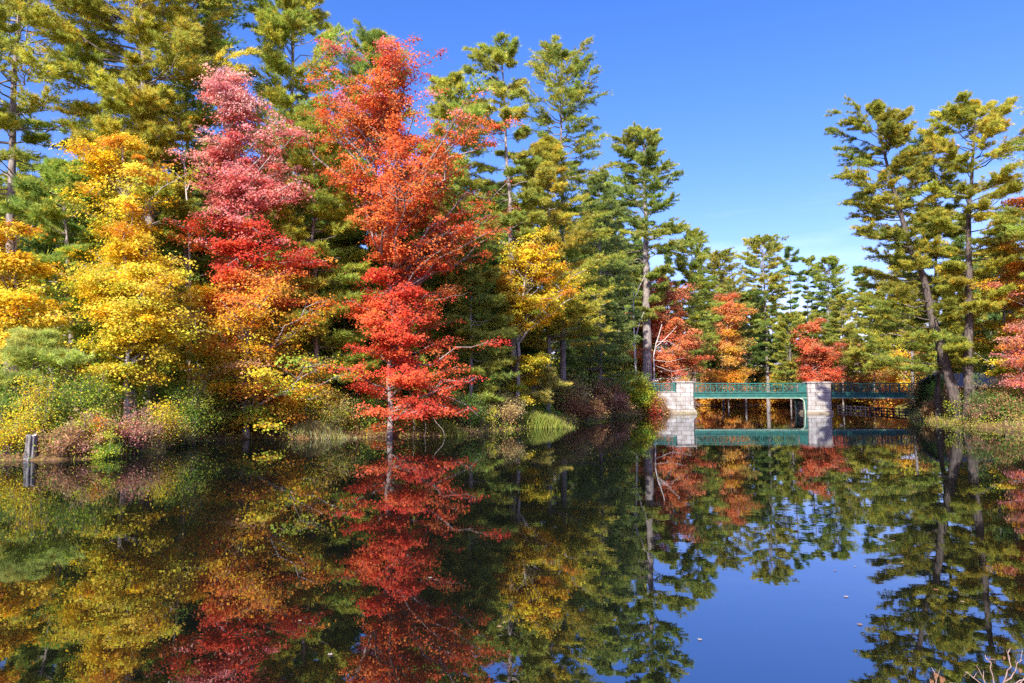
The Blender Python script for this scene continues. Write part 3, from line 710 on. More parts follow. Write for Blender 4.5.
broad_tree('maple_tree', 'wide low maple with flat orange and yellow tiers hanging over the water', 30.2, [(246,440),(244,340),(240,272)],
     [(268,225,258),(290,195,305),(320,178,338),(350,170,345),(380,172,342),(405,185,325),(428,200,300)], [(0,YELO+ORA+YG[:1]),(.35,YELO+YEL+YG+BROWN[1:2]),(.7,YELO+ORA+YG[2:]),(1,ORA+REDO)], nb=105, leaves=36000, leaf=.13, r0=.14, flat=.25, clump=.36)
broad_tree('maple_tree', 'large orange-red maple leaning over the water, the tallest red crown in the middle', 31.8, [(389,440),(391,370),(393,300),(385,250),(392,180),(384,60)],
     [(42,378,400),(60,340,430),(85,314,448),(115,300,470),(150,296,490),(185,300,508),(222,310,510),(246,335,505),(262,343,455),(290,338,450),(320,338,470),(350,332,484),(380,322,494),(405,334,492),(432,352,455)],
     [(0,RED),(.3,RED+REDO[:1]),(.5,REDO),(.75,REDO+ORA[1:2]),(1,REDO+PINK)], nb=240, leaves=80000, leaf=.13, r0=.12,
     barkmat=M_PBARK, forks=[[(388,262),(372,235),(362,190),(350,150)],[(388,255),(398,215),(402,170),(412,120)]])
broad_tree('maple_tree', 'golden yellow maple with orange shoulder in front of the dense pine at centre', 41, [(519,432),(518,330),(530,245)],
     [(232,522,545),(250,500,572),(275,494,588),(300,496,584),(322,496,552),(350,495,545),(378,494,542),(402,500,535)], [(0,YEL+YG),(.6,YEL+YG[2:]),(1,YEL+YELO+YELO)], nb=100, leaves=32000, leaf=.15, r0=.14)
broad_tree('maple_tree', 'red-orange maple behind the thick grey pine trunk next to the abutment', 80, [(668,400),(668,290)],
     [(270,655,690),(290,635,700),(315,626,704),(345,622,706),(375,624,704),(392,630,700)], [(0,FRED+FORA),(.5,FRED+FORA[:2]),(1,FRED)], nb=100, leaves=34000, leaf=.22, r0=.2, clump=.5)
broad_tree('maple_tree', 'orange maple turning golden at its foot behind the left bridge span', 100, [(728,402),(727,300)],
     [(290,720,738),(305,710,745),(330,702,748),(360,700,750),(385,704,752),(395,708,748)], [(0,YELO+FORA),(.5,YELO+FORA),(1,FORA[:2]+FRED[:1])], nb=80, leaves=24000, leaf=.26, r0=.2, clump=.55)
broad_tree('maple_tree', 'small scarlet maple rising behind the middle bridge pier', 104, [(814,402),(812,325)],
     [(316,805,820),(330,796,830),(350,796,838),(372,798,842),(388,800,838)], [(0,RED[:1]+FRED),(.5,FRED+RED[:1]),(1,FORA+FRED)], nb=70, leaves=20000, leaf=.24, r0=.18, clump=.45)
broad_tree('maple_tree', 'salmon orange maple behind the right bridge span', 112, [(862,402),(862,350)],
     [(342,852,872),(360,842,880),(380,838,888),(398,842,885)], [(0,FORA+YELO),(1,FORA+[(.64,.24,.10)])], nb=50, leaves=9000, leaf=.34, r0=.15, clump=.7)
broad_tree('maple_tree', 'golden maple seen through and over the right end of the bridge', 96, [(903,404),(905,335)],
     [(325,896,915),(345,880,930),(370,872,935),(400,876,932)], [(0,YEL+FORA),(.6,YELO+FORA),(1,FORA+YG)], nb=60, leaves=12000, leaf=.30, r0=.15, clump=.65)
broad_tree('maple_tree', 'low orange maple at the far shore seen under the left bridge span', 117, [(715,406),(715,385)],
     [(372,705,726),(384,690,750),(405,688,752)], [(0,YELO+ORA),(1,ORA+FORA[:1])], nb=45, leaves=9000, leaf=.34, r0=.13, clump=.7)
broad_tree('maple_tree', 'low amber maple at the far shore left of the middle pier', 117.5, [(775,406),(775,380)],
     [(372,768,785),(386,750,800),(405,748,804)], [(0,YELO+ORA),(1,YELO+FORA[:2])], nb=45, leaves=9000, leaf=.34, r0=.13, clump=.7)
broad_tree('maple_tree', 'low golden maple at the far shore seen under the right bridge span', 113, [(868,406),(868,388)],
     [(384,856,884),(392,842,898),(404,840,900)], [(0,YEL+YELO),(1,YELO+ORA)], nb=45, leaves=9000, leaf=.32, r0=.12, clump=.7)

# ------------------------------------------------------------------ far conifers behind the bridge
G2 = 'pines standing behind the bridge'
pine('pine_tree', 'double-crowned pine nearest the left bank in the far row behind the bridge', 105, [(722,402),(720,258)], [(250,716,726),(270,704,742),(310,700,745),(350,702,745)], OLIVE, r0=.25, tufts=7000, k=7, nl=.34, nw=.085, group=G2)
pine('pine_tree', 'tallest pine of the far row with pale bare trunk behind the left bridge span', 112, [(768,402),(766,330),(763,242)], [(237,760,768),(250,744,782),(275,742,785),(305,746,784),(330,748,784)], OLIVE, r0=.38, tufts=9000, k=7, nl=.34, nw=.085, group=G2, bare=20, gap=.1)
pine('pine_tree', 'thin straight pine right after the tallest pine of the far row', 118, [(791,402),(790,250)], [(246,788,793),(262,780,802),(290,780,801),(310,782,800)], BGREEN, r0=.22, tufts=4000, k=7, nl=.34, nw=.085, spacing=1.0, group=G2, gap=.2)
pine('pine_tree', 'open tufted pine just left of above the scarlet maple in the far row', 120, [(808,402),(808,262)], [(257,804,812),(272,796,820),(292,798,820),(315,798,820)], BGREEN, r0=.22, tufts=4000, k=7, nl=.34, nw=.085, spacing=1.0, group=G2, gap=.2)
pine('pine_tree', 'full dark pine above and right of the scarlet maple in the far row', 116, [(829,402),(828,262)], [(258,824,833),(275,812,844),(310,812,848),(350,814,850)], OLIVE, r0=.25, tufts=8000, k=7, nl=.34, nw=.085, group=G2)
pine('pine_tree', 'small isolated pine top in the sky gap left of the big leaning pine', 121, [(858,402),(858,270)], [(266,855,861),(282,846,868),(310,846,868),(345,846,870)], BGREEN, r0=.2, tufts=5000, k=7, nl=.34, nw=.085, spacing=.9, group=G2, gap=.15)
pine('pine_tree', 'squat dense pine between tallest far pine and the scarlet maple', 108, [(790,402),(790,318)], [(312,785,795),(335,774,806),(365,770,808),(390,772,806)], OLIVE, r0=.2, tufts=8000, k=7, nl=.32, nw=.08, group=G2)
pine('pine_tree', 'dense olive pine behind the golden end of the orange maple at the left span', 110, [(745,402),(746,300)], [(262,742,750),(290,732,762),(330,730,764),(370,732,764)], DGREEN+OLIVE, r0=.22, tufts=7000, k=7, nl=.34, nw=.08, group=G2)
pine('pine_tree', 'wide yellowish pine over the salmon orange maple right of the pier', 100, [(872,404),(874,300)], [(292,868,880),(315,852,895),(345,846,900),(370,850,900)], OLIVEY, r0=.22, tufts=10000, k=7, nl=.38, nw=.07, group=G2)
pine('pine_tree', 'olive pine directly left of the leaning trunk above the bridge end', 78, [(913,404),(911,262)], [(255,905,917),(280,880,925),(310,868,930),(345,872,930)], OLIVEY, r0=.22, tufts=13000, k=8, nl=.32, nw=.05, group=G2)
pine('pine_tree', 'grey-trunked thin pine behind the pier with sparse boughs', 107, [(842,402),(842,300)], [(292,838,846),(312,830,854),(345,828,856),(375,832,852)], OLIVE, r0=.2, tufts=5000, k=7, nl=.32, nw=.08, group=G2)

# ------------------------------------------------------------------ RIGHT BANK
pine('pine_tree', 'big pine leaning left out over the pond from the right bank', 46,
     [(960,400),(945,358),(934,322),(925,285),(908,240),(890,180),(876,112)], [(107,868,884),(122,850,898),(150,838,910),(190,842,925),(230,845,940),(270,862,950),(310,880,955),(345,882,960),(372,890,962)], OLIVE, r0=.36, tufts=20000, k=9, spacing=.6, barkmat=M_SHADEBARK, gap=.12, elev=(-.1,.5), curve=.2, brad=.013)
pine('pine_tree', 'tall straight pine with shade-tinted trunk on the right bank with crown of stacked flat boughs', 45,
     [(968,395),(968,230),(976,112)], [(107,966,988),(125,938,1012),(155,930,1024),(195,935,1030),(240,940,1022),(280,945,1010),(312,942,1005)], OLIVEY, r0=.34, tufts=15000, k=9, spacing=.72, barkmat=M_SHADEBARK, gap=.15, elev=(-.05,.45), curve=.2, brad=.013)
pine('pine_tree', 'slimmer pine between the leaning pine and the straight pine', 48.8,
     [(938,400),(936,280),(934,140)], [(132,930,938),(155,910,952),(200,902,958),(250,905,960),(300,910,958),(350,912,955)], OLIVE, r0=.17, tufts=10000, k=8, spacing=.6, barkmat=M_SHADEBARK, gap=.1, elev=(-.1,.45))
broad_tree('maple_tree', 'salmon pink and orange maple at the right edge above the golden one', 43, [(1030,410),(1028,200)],
     [(195,1015,1050),(225,1000,1075),(260,988,1080),(300,990,1080),(340,1000,1080),(370,1005,1070)], [(0,PINK+ORA),(.5,[(.62,.26,.14),(.60,.20,.12)]+YELO),(1,ORA+YELO)], nb=90, leaves=26000, leaf=.15, r0=.18)
broad_tree('maple_tree', 'golden green maple behind the straight pine at right', 47, [(1003,405),(1003,250)],
     [(240,995,1012),(270,980,1030),(310,972,1040),(350,968,1040),(380,972,1035)], [(0,YEL+YG),(.6,YEL+YG[:2]),(1,YELO+YEL)], nb=90, leaves=28000, leaf=.15, r0=.14)
broad_tree('maple_tree', 'small pink-orange maple low at the right frame edge over the bank', 37.2+2.2, [(1030,420),(1024,330)],
     [(325,1015,1040),(345,1003,1050),(370,1002,1052),(392,1006,1050)], [(0,PINK+ORA),(1,[(.60,.22,.15),(.64,.30,.20)])], nb=45, leaves=12000, leaf=.11, r0=.08)
broad_tree('maple_tree', 'yellow leaved young maple seen between the two big right bank trunks', 52, [(957,400),(957,330)],
     [(322,950,964),(345,944,972),(372,945,974)], [(0,YEL),(1,YEL+YG)], nb=35, leaves=8000, leaf=.15, r0=.08)
# beyond the frame edge on the right, they shade the bank and show from a step aside
pine('pine_tree', 'pine standing past the right edge whose boughs enter the right side', 40, [(1100,410),(1100,125)], [(115,1090,1110),(140,1040,1150),(180,1028,1165),(260,1032,1165),(330,1040,1150)], OLIVE, r0=.3, tufts=15000, k=8, barkmat=M_SHADEBARK)


# ------------------------------------------------------------------ dead snag, stump, fallen branches
def rods(label, name, cat, base, lines, mat, partname='branch', r=.03, trunkname=None, grp=None):
    e = empty(name, base, label, cat, grp); b0 = np.array(base)
    for li, (pts, r0, r1) in enumerate(lines):
        q = np.array(pts, float) - b0; n = 10
        tt = np.linspace(0, 1, len(q)); s = np.linspace(0, 1, n); P = np.stack([np.interp(s, tt, q[:, i]) for i in range(3)], -1)
        P[1:-1] += R.normal(0, .012 + r0 * .25, (n - 2, 3)); tb = Tubes(); tb.add(P, np.linspace(r0, r1, n), 6)
        link(trunkname if (li == 0 and trunkname) else partname, tb.mesh(partname, mat), e)
    return e
def pp(pts, D): return [(xat(p[0], D, zat(p[1], D)), D + (p[2] if len(p) > 2 else 0), zat(p[1], D)) for p in pts]
Ds = 67; xs = xat(636, Ds)
rods('pale bare dead tree with forked leafless branches in front of the thick pine trunk', 'dead_tree', 'tree', (xs, Ds, gz(xs, Ds)),
     [([(xs, Ds, gz(xs, Ds) - .1)] + pp([(636,370),(634,320),(633,290),(635,283)], Ds), .12, .03),
      (pp([(634,318),(625,308),(612,304)], Ds), .06, .02), (pp([(635,340),(640,322),(644,312)], Ds), .06, .02),
      (pp([(634,300),(640,285),(646,272)], Ds), .05, .015), (pp([(634,312),(628,296),(622,286)], Ds), .05, .015),
      (pp([(636,350),(628,335),(624,318)], Ds), .06, .015)], M_DEAD, trunkname='trunk')
Dt = 76.2; xt = xat(655, Dt)
rods('fan of broken pale leafless limbs right of the thick grey pine trunk', 'dead_sapling', 'tree', (xt, Dt, gz(xt, Dt)),
     [([(xt, Dt, gz(xt, Dt) - .1)] + pp([(653,355),(658,338),(662,324)], Dt), .09, .035),
      (pp([(655,348),(666,338),(677,326)], Dt), .06, .02), (pp([(657,342),(668,341),(680,349)], Dt), .04, .012),
      (pp([(654,360),(668,362),(684,358)], Dt), .03, .01), (pp([(654,365),(672,372),(690,368)], Dt), .03, .01)], M_DEAD, trunkname='trunk')
Dd = 37.5; xd = xat(186, Dd)
Dd = 33; xd = xat(188, Dd)
rods('thin bare dead pole tree standing left of the pink maple', 'dead_tree', 'tree', (xd, Dd, gz(xd, Dd)),
     [([(xd, Dd, gz(xd, Dd) - .1)] + pp([(190,300),(186,180),(182,140),(178,118)], Dd), .06, .015),
      (pp([(186,170),(178,150),(172,128)], Dd), .03, .008), (pp([(187,190),(194,172),(202,160)], Dd), .03, .008)], M_DEAD, trunkname='trunk')
Df = 31.4; xf = xat(444, Df)
rods('crooked pale fallen branch drooping to the water right of the red maple trunk', 'fallen_branch', 'branch', (xf, Df, 0.02),
     [(pp([(443,370,.6),(440,382,.4),(434,391,.2),(425,394),(430,405),(428,411),(434,420),(442,428),(446,440)], Df), .034, .013),
      (pp([(434,391,.2),(446,396,.1),(460,402),(470,408),(478,416)], Df), .035, .01),
      (pp([(434,391,.2),(428,386),(424,380)], Df), .025, .008),
      (pp([(428,410),(418,416),(408,418),(400,415)], Df), .028, .008),
      (pp([(414,416),(414,428),(413,440)], Df), .015, .006), (pp([(420,414),(427,425),(424,440)], Df), .012, .005)], M_FALLEN)
Df = 22.6; xf = xat(122, Df)
rods('bleached fallen stick lying on the left bank with curled end in the water', 'fallen_branch', 'branch', (xf, Df, .05),
     [([(xat(108,Df), Df, .55), (xat(116,Df), Df-.2, .40), (xat(122,Df), Df-.5, .18), (xat(118,Df), Df-.9, .03), (xat(108,Df), Df-1.1, -.04)], .03, .012),
      ([(xat(114,Df), Df-.1, .45), (xat(124,Df), Df-.1, .5), (xat(130,Df), Df-.3, .35)], .02, .006),
      ([(xat(119,Df), Df-.3, .3), (xat(112,Df), Df-.4, .34), (xat(106,Df), Df-.5, .25)], .014, .005)], M_FALLEN)
def stump():
    D = 20.75; x = xat(30, D); g = gz(x, D); e = empty('tree_stump', (x, D, g), 'weathered grey tree stump standing at the water edge on the far left', 'stump')
    n = 22; m = 9; V = []; Fc = []
    zt = zat(435, D) - g; zb = zat(456, D) - g - .25
    ra = R.normal(0, .018, n)
    for k in range(m):
        t = k / (m - 1)
        for j in range(n):
            a = j / n * 2 * pi; r = (.14 + .04 * (1 - t) ** 3) * (1 + .08 * sin(a * 5) + .05 * sin(a * 9 + 1)) + ra[j]
            V.append((r * cos(a) + .02 * t, r * sin(a), zb + (zt - zb) * t + (.035 * sin(a * 4 + 1) + .02 * sin(a * 9) if k == m - 1 else 0)))
    for k in range(m - 1):
        for j in range(n): Fc.append((k*n+j, k*n+(j+1)%n, (k+1)*n+(j+1)%n, (k+1)*n+j))
    me = bpy.data.meshes.new('bark'); me.from_pydata(V, [], Fc); me.materials.append(M_STUMP); link('bark', me, e)
    V2 = [V[(m-1)*n+j] for j in range(n)]; V2 = [(a*.99, b*.99, c - .012) for a, b, c in V2] + [(.02, 0, zt - .03)]
    me = bpy.data.meshes.new('cut_top'); me.from_pydata(V2, [], [(j, (j+1)%n, n) for j in range(n)]); me.materials.append(M_DEAD); link('cut_top', me, e)
stump()

# ------------------------------------------------------------------ SHRUBS along the banks: (label, px, D, width, height, palette, leaves)
S = [
 ('golden yellow shrub in the far left corner of the bank', 8, 20.9, 1.2, .75, YEL + YG[:1], 2600),
 ('yellow-green shrub beside the stump, with yellow leaves above it', 34, 22.2, 1.3, 1.25, YEL + YG, 3600),
 ('leafy green shrub under the pale pine sapling', 66, 23.2, 2.2, 1.5, GRN + YG[:2], 6500),
 ('dark green shrub at the left edge behind the golden corner shrub', 5, 23.0, 1.8, 1.5, GRN, 5000),
 ('mauve brown twiggy shrub right of the stump', 62, 21.4, 1.3, .75, MAUVE + BROWN, 3000),
 ('pinkish brown shrub with orange leaves at the middle of the left bank', 90, 22.2, 1.6, .95, MAUVE + ORA[:1] + YG[:1], 4200),
 ('bright green low shrub hanging over the left shoreline', 108, 21.8, .8, .42, GRN[1:2] + YG, 1600),
 ('lime green shrub directly below the bright yellow maple', 88, 23.3, 1.3, 1.35, YG, 3600),
 ('dusky pink shrub under the right side of the bright yellow maple', 132, 23.4, 1.7, 1.25, MAUVE + PINK[2:], 4600),
 ('yellow and rust shrub between the dusky pink and green shrubs', 156, 24.8, 1.6, 1.1, YEL + BROWN + YG, 4200),
 ('full green shrub left of the tiered orange maple', 182, 27.0, 2.2, 1.9, GRN[1:2] + YG[:2], 6500),
 ('small crimson-leaved bush at the water by the green shrub', 193, 28.3, .5, .9, RED, 900),
 ('olive weed shrub at the shore beneath the full green shrub', 168, 26.2, 1.5, .7, YG[:2] + TAN, 2800),
 ('brown twiggy shrub in shade beneath the tiered orange maple', 225, 30.3, 2.0, .9, BROWN + GRN, 3600),
 ('yellow-green sapling bush between the orange maple and the red maple', 303, 31.4, 1.5, 2.0, YG, 4200),
 ('orange bush overhanging the water right of the tiered maple', 278, 31.2, 1.8, 1.1, ORA + YELO, 3800),
 ('tan and gold shrub on the shore left of the red maple trunk', 330, 32.0, 2.0, 1.4, TAN + YEL[:1] + YG[:1], 5000),
 ('dark green shrub behind the foot of the red maple', 365, 34.0, 2.4, 1.8, GRN, 5500),
 ('yellowish shrub under the drooping pale branch', 425, 33.0, 1.8, .95, YG + TAN, 4000),
 ('dark leafy shrub right of the drooping pale branch', 462, 35.2, 2.6, 1.7, GRN + DGREEN, 6500),
 ('buff coloured shrub left of the bright green reeds', 500, 38.3, 2.6, 1.7, TAN + BROWN[1:2], 6500),
 ('low straw shrub at the water left of the reeds', 484, 36.6, 1.9, .8, TAN + YG[:1], 3600),
 ('broad rusty brown shrub right of the reeds', 575, 50, 4.2, 2.4, BROWN + TAN[:1], 13000),
 ('reddish brown shrub under the green spruce', 608, 60.2, 4.6, 2.6, BROWN + MAUVE, 12000),
 ('yellow-green vine-covered shrub left of the abutment', 638, 66.6, 3.2, 3.9, YG + YEL[:1] + GRN[1:2], 11000),
 ('rust and gold bush leaning on the left face of the abutment', 650, 67.0, 1.6, 2.5, YEL[:1] + BROWN + RED[:1], 5500),
 ('small reddish vine bush against the pale wing wall', 662, 67.35, .9, 1.5, BROWN + MAUVE, 1200),
 ('olive brown bush behind the rusty shrub at the foot of the pines', 556, 50, 3.6, 2.2, BROWN + OLIVE, 8500),
 ('dark bush at the right abutment end under the leaning pine', 928, 60.5, 3.4, 3.2, DGREEN + BROWN[:1] + GRN[2:], 9500),
 ('shaded mauve-brown bush at the foot of the leaning pine', 945, 50.0, 3.0, 2.0, MAUVE + BROWN + DGREEN, 7500),
 ('green bush with dim leaves under the straight pine', 970, 46.0, 3.0, 1.8, GRN[2:] + DGREEN + YG[:1], 7500),
 ('wide dark thicket below the cabin on the right bank', 992, 43.0, 3.6, 2.0, GRN[2:] + DGREEN + BROWN[:2], 9000),
 ('tangled brown and green bush at the right frame edge', 1020, 40.0, 3.2, 1.9, BROWN + GRN, 8500),
 ('golden bush in front of the cabin', 1008, 47.0, 2.2, 2.6, YEL + YG, 6000),
 ('low purplish bush at the waterline of the right bank', 985, 41.8, 2.4, .9, MAUVE + DGREEN, 4500),
 ('leafy green bush behind the leaning pine at the bridge end', 950, 57.0, 3.0, 2.8, GRN + YG[:1], 8000),
 ('low rusty bush at the waterline below the leaning pine', 938, 50, 2.0, 1.0, BROWN + TAN[:1], 3500),
]
for lab, px, D, ww, hh, pal, nlv in S:
    if D < 24.5 and D > 21: D -= .35
    if D < 33: hh *= (1.1 if pal[0] in MAUVE else 1.45); ww *= 1.12; nlv *= 1.45; pal = pal * 2 + (YG[2:] + TAN[:1] + GRN[1:2])
    shrub(lab, px, D, ww, hh, pal, leaves=nlv * 1.25, leaf=max(.06, .0022 * D), clump=.10 + .001 * D, stems=18 if ww < 1 else 30)
# tall pale bare-stemmed brush
shrub('wispy greyish pink leafless brush behind the abutment', 680, 73, 5.0, 4.2, [(.45,.27,.21)], leaves=2600, leaf=.12, mat=M_DRY, stems=60, stemmat=simple('grey_pink_twigs', (.42,.30,.26)))

# ------------------------------------------------------------------ reeds / grasses
def blades(name, label, cx, cy, w, d, n, h, cols, kind=None, cat=None, wid=.02, lean=.25, grp=None):
    x = R.normal(0, w / 2.6, n); y = R.normal(0, d / 2.6, n); X = cx + x; Y = cy + y; z = height(X, Y); z = np.maximum(z, -.1)
    P = np.stack([X, Y, z - .02], -1); a = R.uniform(0, 2 * pi, n); ln = h * R.uniform(.5, 1.1, n) * np.exp(-(x / w) ** 2)
    dr = np.stack([np.cos(a) * lean, np.sin(a) * lean, np.ones(n)], -1) * ln[:, None]
    s = np.stack([-np.sin(a * 1.7), np.cos(a * 1.7), np.zeros(n)], -1) * wid * .5
    M = P + dr * .55; T = P + dr + np.stack([np.cos(a), np.sin(a), -.3 * np.ones(n)], -1) * (ln * lean * .5)[:, None]
    V = np.stack([P - s, P + s, M + s * .8, M - s * .8, T], 1)
    b = np.arange(n)[:, None] * 5; I = np.concatenate([np.concatenate([b, b+1, b+2, b+3], 1), np.concatenate([b+3, b+2, b+4, b+4], 1)])
    # second face as a triangle
    idx = np.concatenate([np.concatenate([b, b+1, b+2, b+3], 1).ravel(), np.concatenate([b+3, b+2, b+4], 1).ravel()])
    sizes = np.concatenate([np.full(n, 4), np.full(n, 3)]).astype(np.int32)
    c = jitter(np.array(cols)[R.integers(0, len(cols), n)], .18, n); c = np.concatenate([c, c])
    org = np.array([cx, cy, 0]); me = npmesh(name, V.reshape(-1, 3) - org, sizes, idx, M_LEAF, c)
    return tag(link(name, me, None, (cx, cy, 0)), label, cat, grp, kind)
LIME = [(.30,.35,.055),(.25,.31,.05),(.40,.38,.09)]
blades('reeds', 'bright lime green clump of reeds at the waterline below the yellow maple', xat(540, 40.0), 40.0, 1.9, .8, 2600, 1.0, LIME, cat='reeds', wid=.035)
blades('reeds', 'smaller fresh green reed tuft under the drooping pale branch', xat(450, 32.9), 32.9, 1.1, .5, 1100, .6, LIME, cat='reeds', wid=.022)
blades('reeds', 'pale green-and-straw reed tuft on the shore left of the red maple trunk', xat(318, 30.8), 30.8, 1.9, .7, 1500, .62, LIME[:1] + TAN + [(.45,.50,.30)], cat='reeds', wid=.022)
blades('reeds', 'short green waterside tuft below the bright yellow maple', xat(142, 23.4), 23.4, 1.2, .5, 900, .3, LIME[1:2] + TAN, cat='reeds', wid=.015)

# shore weeds and leaf litter: uncountable
def ground_cover():
    n = 700000
    X = R.uniform(-24, 52, n); Y = R.uniform(14, 80, n); d = shore_dist(X, Y)
    keep = (d > -.35) & (d < 7) & (R.random(n) < np.exp(-np.maximum(d, 0) / 1.9)); X = X[keep]; Y = Y[keep]; d = d[keep]
    z = height(X, Y); m = len(X); ns = np.sin(X * .9 + 3) * np.sin(Y * .7) + .5 * np.sin(X * 2.7) * np.sin(Y * 2.1 + 1)
    top = .26 + .5 * np.clip(ns * .6 + .5, 0, 1) * np.exp(-np.abs(d - 1.0) / 2.5)
    P = np.stack([X, Y, np.maximum(z, 0) + R.random(m) ** 1.2 * top], -1)
    pal = np.array(TAN[:2] + BROWN[:1] + YG + MAUVE[:1] + GRN[:2] + YG[:2] + [(.6,.42,.06)]); ki = (np.floor((ns + 1.5) * 2.2) + R.integers(0, 4, m)).astype(int) % len(pal)
    V, I, C = leaf_quads(P, .08, np.array([0, -.1, .6]), jitter(pal[ki], .2, m), .7, .5)
    tag(link('ground_cover', npmesh('ground_cover', V, 4, I, M_DRY, C)), 'low mixed weeds and dry leaves along the pond banks', kind='stuff')
    n = 110000; X = R.uniform(-24, 52, n); Y = R.uniform(14, 80, n); d = shore_dist(X, Y); keep = (d > -.3) & (d < .9); X = X[keep]; Y = Y[keep]; n = len(X)
    P = np.stack([X, Y, np.maximum(height(X, Y), -.05)], -1); a = R.uniform(0, 2 * pi, n); ln = R.uniform(.12, .55, n)
    T = P + np.stack([np.cos(a) * .4, np.sin(a) * .4 - .15, np.ones(n)], -1) * ln[:, None]; s = np.stack([np.sin(a), np.cos(a), np.zeros(n)], -1) * .009
    V = np.stack([P - s, P + s, T], 1).reshape(-1, 3); c = jitter(np.array(TAN * 2 + YG[:2])[R.integers(0, 8, n)], .2, n)
    tag(link('shore_grass', npmesh('shore_grass', V, 3, np.arange(3 * n), M_LEAF, c)), 'straw coloured grass fringe at the waterline', kind='stuff')
ground_cover()

# ------------------------------------------------------------------ far wood: one uncountable mass behind the named trees
def wood(name, label, spots, pal, mat=M_NEEDLE):
    Vs, Is, Cs, n = [], [], [], 0; tb = Tubes()
    for (x, y, h, rad, zb) in spots:
        g = gz(x, y); path = [(x, y, g - .3), (x + R.normal(0, .2), y, g + h)]
        trunk_tube(tb, path, .2, .03, 6, 5)
        P = np.array([(g + zb, x - rad, x + rad), (g + zb + .45 * (h - zb), x - rad * .8, x + rad * .8), (g + h, x - .2, x + .2)])
        V, I, C = pine_arrays(path, P, pal, tb, tufts=2100, nl=.62, nw=.15, k=6, spacing=1.0, per=5, elev=(-.1, .5))
        Vs.append(V); Is.append(I + n); Cs.append(C); n += len(V)
    root = link(name, npmesh(name, np.concatenate(Vs), 3, np.concatenate(Is), mat, np.concatenate(Cs))); tag(root, label, kind='stuff')
    o = link('trunks', tb.mesh('trunks', M_PBARK), root); 
sp = []
for i in range(110):
    D = R.uniform(40, 80); px = R.uniform(-160, 610); x = xat(px, D)
    if shore_dist(np.array([x]), np.array([D]))[0] < 4: continue
    ytop = np.interp(px, [-140, 0, 200, 450, 600], [130, 150, 150, 160, 225]) + R.uniform(0, 80)
    sp.append((x, D, zat(ytop, D) - gz(x, D), R.uniform(2.2, 3.4), R.uniform(.3, 2)))
for px_, D_ in ((345,40),(400,38),(425,42),(445,45),(375,44),(470,47),(495,50),(360,50),(300,42),(255,40),(200,39),(110,38),(50,36)):
    sp.append((xat(px_, D_), D_, R.uniform(9, 13), R.uniform(2.4, 3.2), .1))
wood('left_wood', 'dark conifer wood behind the trees of the left bank', sp, DGREEN + OLIVE)
sp = []
for i in range(26):
    D = R.uniform(82, 96); px = R.uniform(575, 640); sp.append((xat(px, D), D, zat(R.uniform(205, 300), D), R.uniform(2.4, 3.6), R.uniform(.3, 2)))
for i in range(110):
    D = R.uniform(122, 160); px = R.uniform(600, 1250); x = xat(px, D)
    ytop = np.interp(px, [600, 640, 690, 740, 780, 860, 950, 1300], [235, 235, 262, 285, 305, 308, 290, 220]) + R.uniform(-6, 42)
    sp.append((x, D, zat(ytop, D) - gz(x, D), R.uniform(2.4, 3.8), R.uniform(.3, 2)))
for i in range(34):
    D = R.uniform(56, 100); px = R.uniform(965, 1330); x = xat(px, D)
    if shore_dist(np.array([x]), np.array([D]))[0] < 4: continue
    sp.append((x, D, zat(R.uniform(210, 320), D) - gz(x, D), R.uniform(2.2, 3.4), R.uniform(.3, 2)))
wood('far_wood', 'mixed wood closing the view behind the bridge and right bank', sp, DGREEN + OLIVE)
# far shoreline undergrowth, autumn coloured
def far_brush():
    n = 70000; t = R.random(n); P1 = np.array([(xat(650, 100), 104), (12, 110), (25, 118), (46, 119), (62, 114), (60, 98), (50, 86)], float)
    k = t * (len(P1) - 1); i = np.minimum(k.astype(int), len(P1) - 2); f = (k - i)[:, None]; B = P1[i] * (1 - f) + P1[i + 1] * f
    X = B[:, 0] + R.normal(0, 1.6, n); Y = B[:, 1] + np.abs(R.normal(0, 2.4, n)); ns = np.sin(X * .45 + 1) * .5 + .5 * np.sin(X * 1.3)
    P = np.stack([X, Y, np.maximum(height(X, Y), 0) + R.random(n) * (1.2 + 2.2 * np.clip(ns + .6, 0, 1.5))], -1)
    pal = np.array(YELO + ORA + YEL[:3] + [(.72,.45,.14)] + YG[2:]); ki = (np.floor((ns + 1) * 3.4) + R.integers(0, 4, n)).astype(int) % len(pal)
    V, I, C = leaf_quads(P, .27, np.array([0, -.2, .5]), jitter(pal[ki], .2, n), .8)
    tag(link('far_brush', npmesh('far_brush', V, 4, I, M_LEAF, C)), 'orange and gold undergrowth along the far shore', kind='stuff')
far_brush()

def understory():
    n = 300000; px = R.uniform(-160, 640, n); D = R.uniform(24, 84, n); X = (px - 512) / F * D; d = shore_dist(X, D)
    keep = (d > .7); X = X[keep]; D = D[keep]; m = len(X); ns = np.sin(X * .8 + 2) * np.sin(D * .55) + .5 * np.sin(X * 2.1 + D)
    P = np.stack([X, D, height(X, D) + R.random(m) ** .8 * (1.1 + 1.9 * np.clip(ns + .5, 0, 1.3)) * np.clip(shore_dist(X, D) / 3.2, .22, 1.7)], -1)
    pal = np.array(GRN * 2 + YG + BROWN[:2] + [(.5,.36,.05), (.45,.16,.05)]); ki = (np.floor((ns + 1.5) * 2.5) + R.integers(0, 5, m)).astype(int) % len(pal)
    V, I, C = leaf_quads(P, (.045 + .0024 * D)[:, None], np.array([0, -.2, .5]), jitter(pal[ki], .2, m), .8)
    tag(link('understory', npmesh('understory', V, 4, I, M_LEAF, C)), 'green and rusty undergrowth under the left bank wood', kind='stuff')
understory()

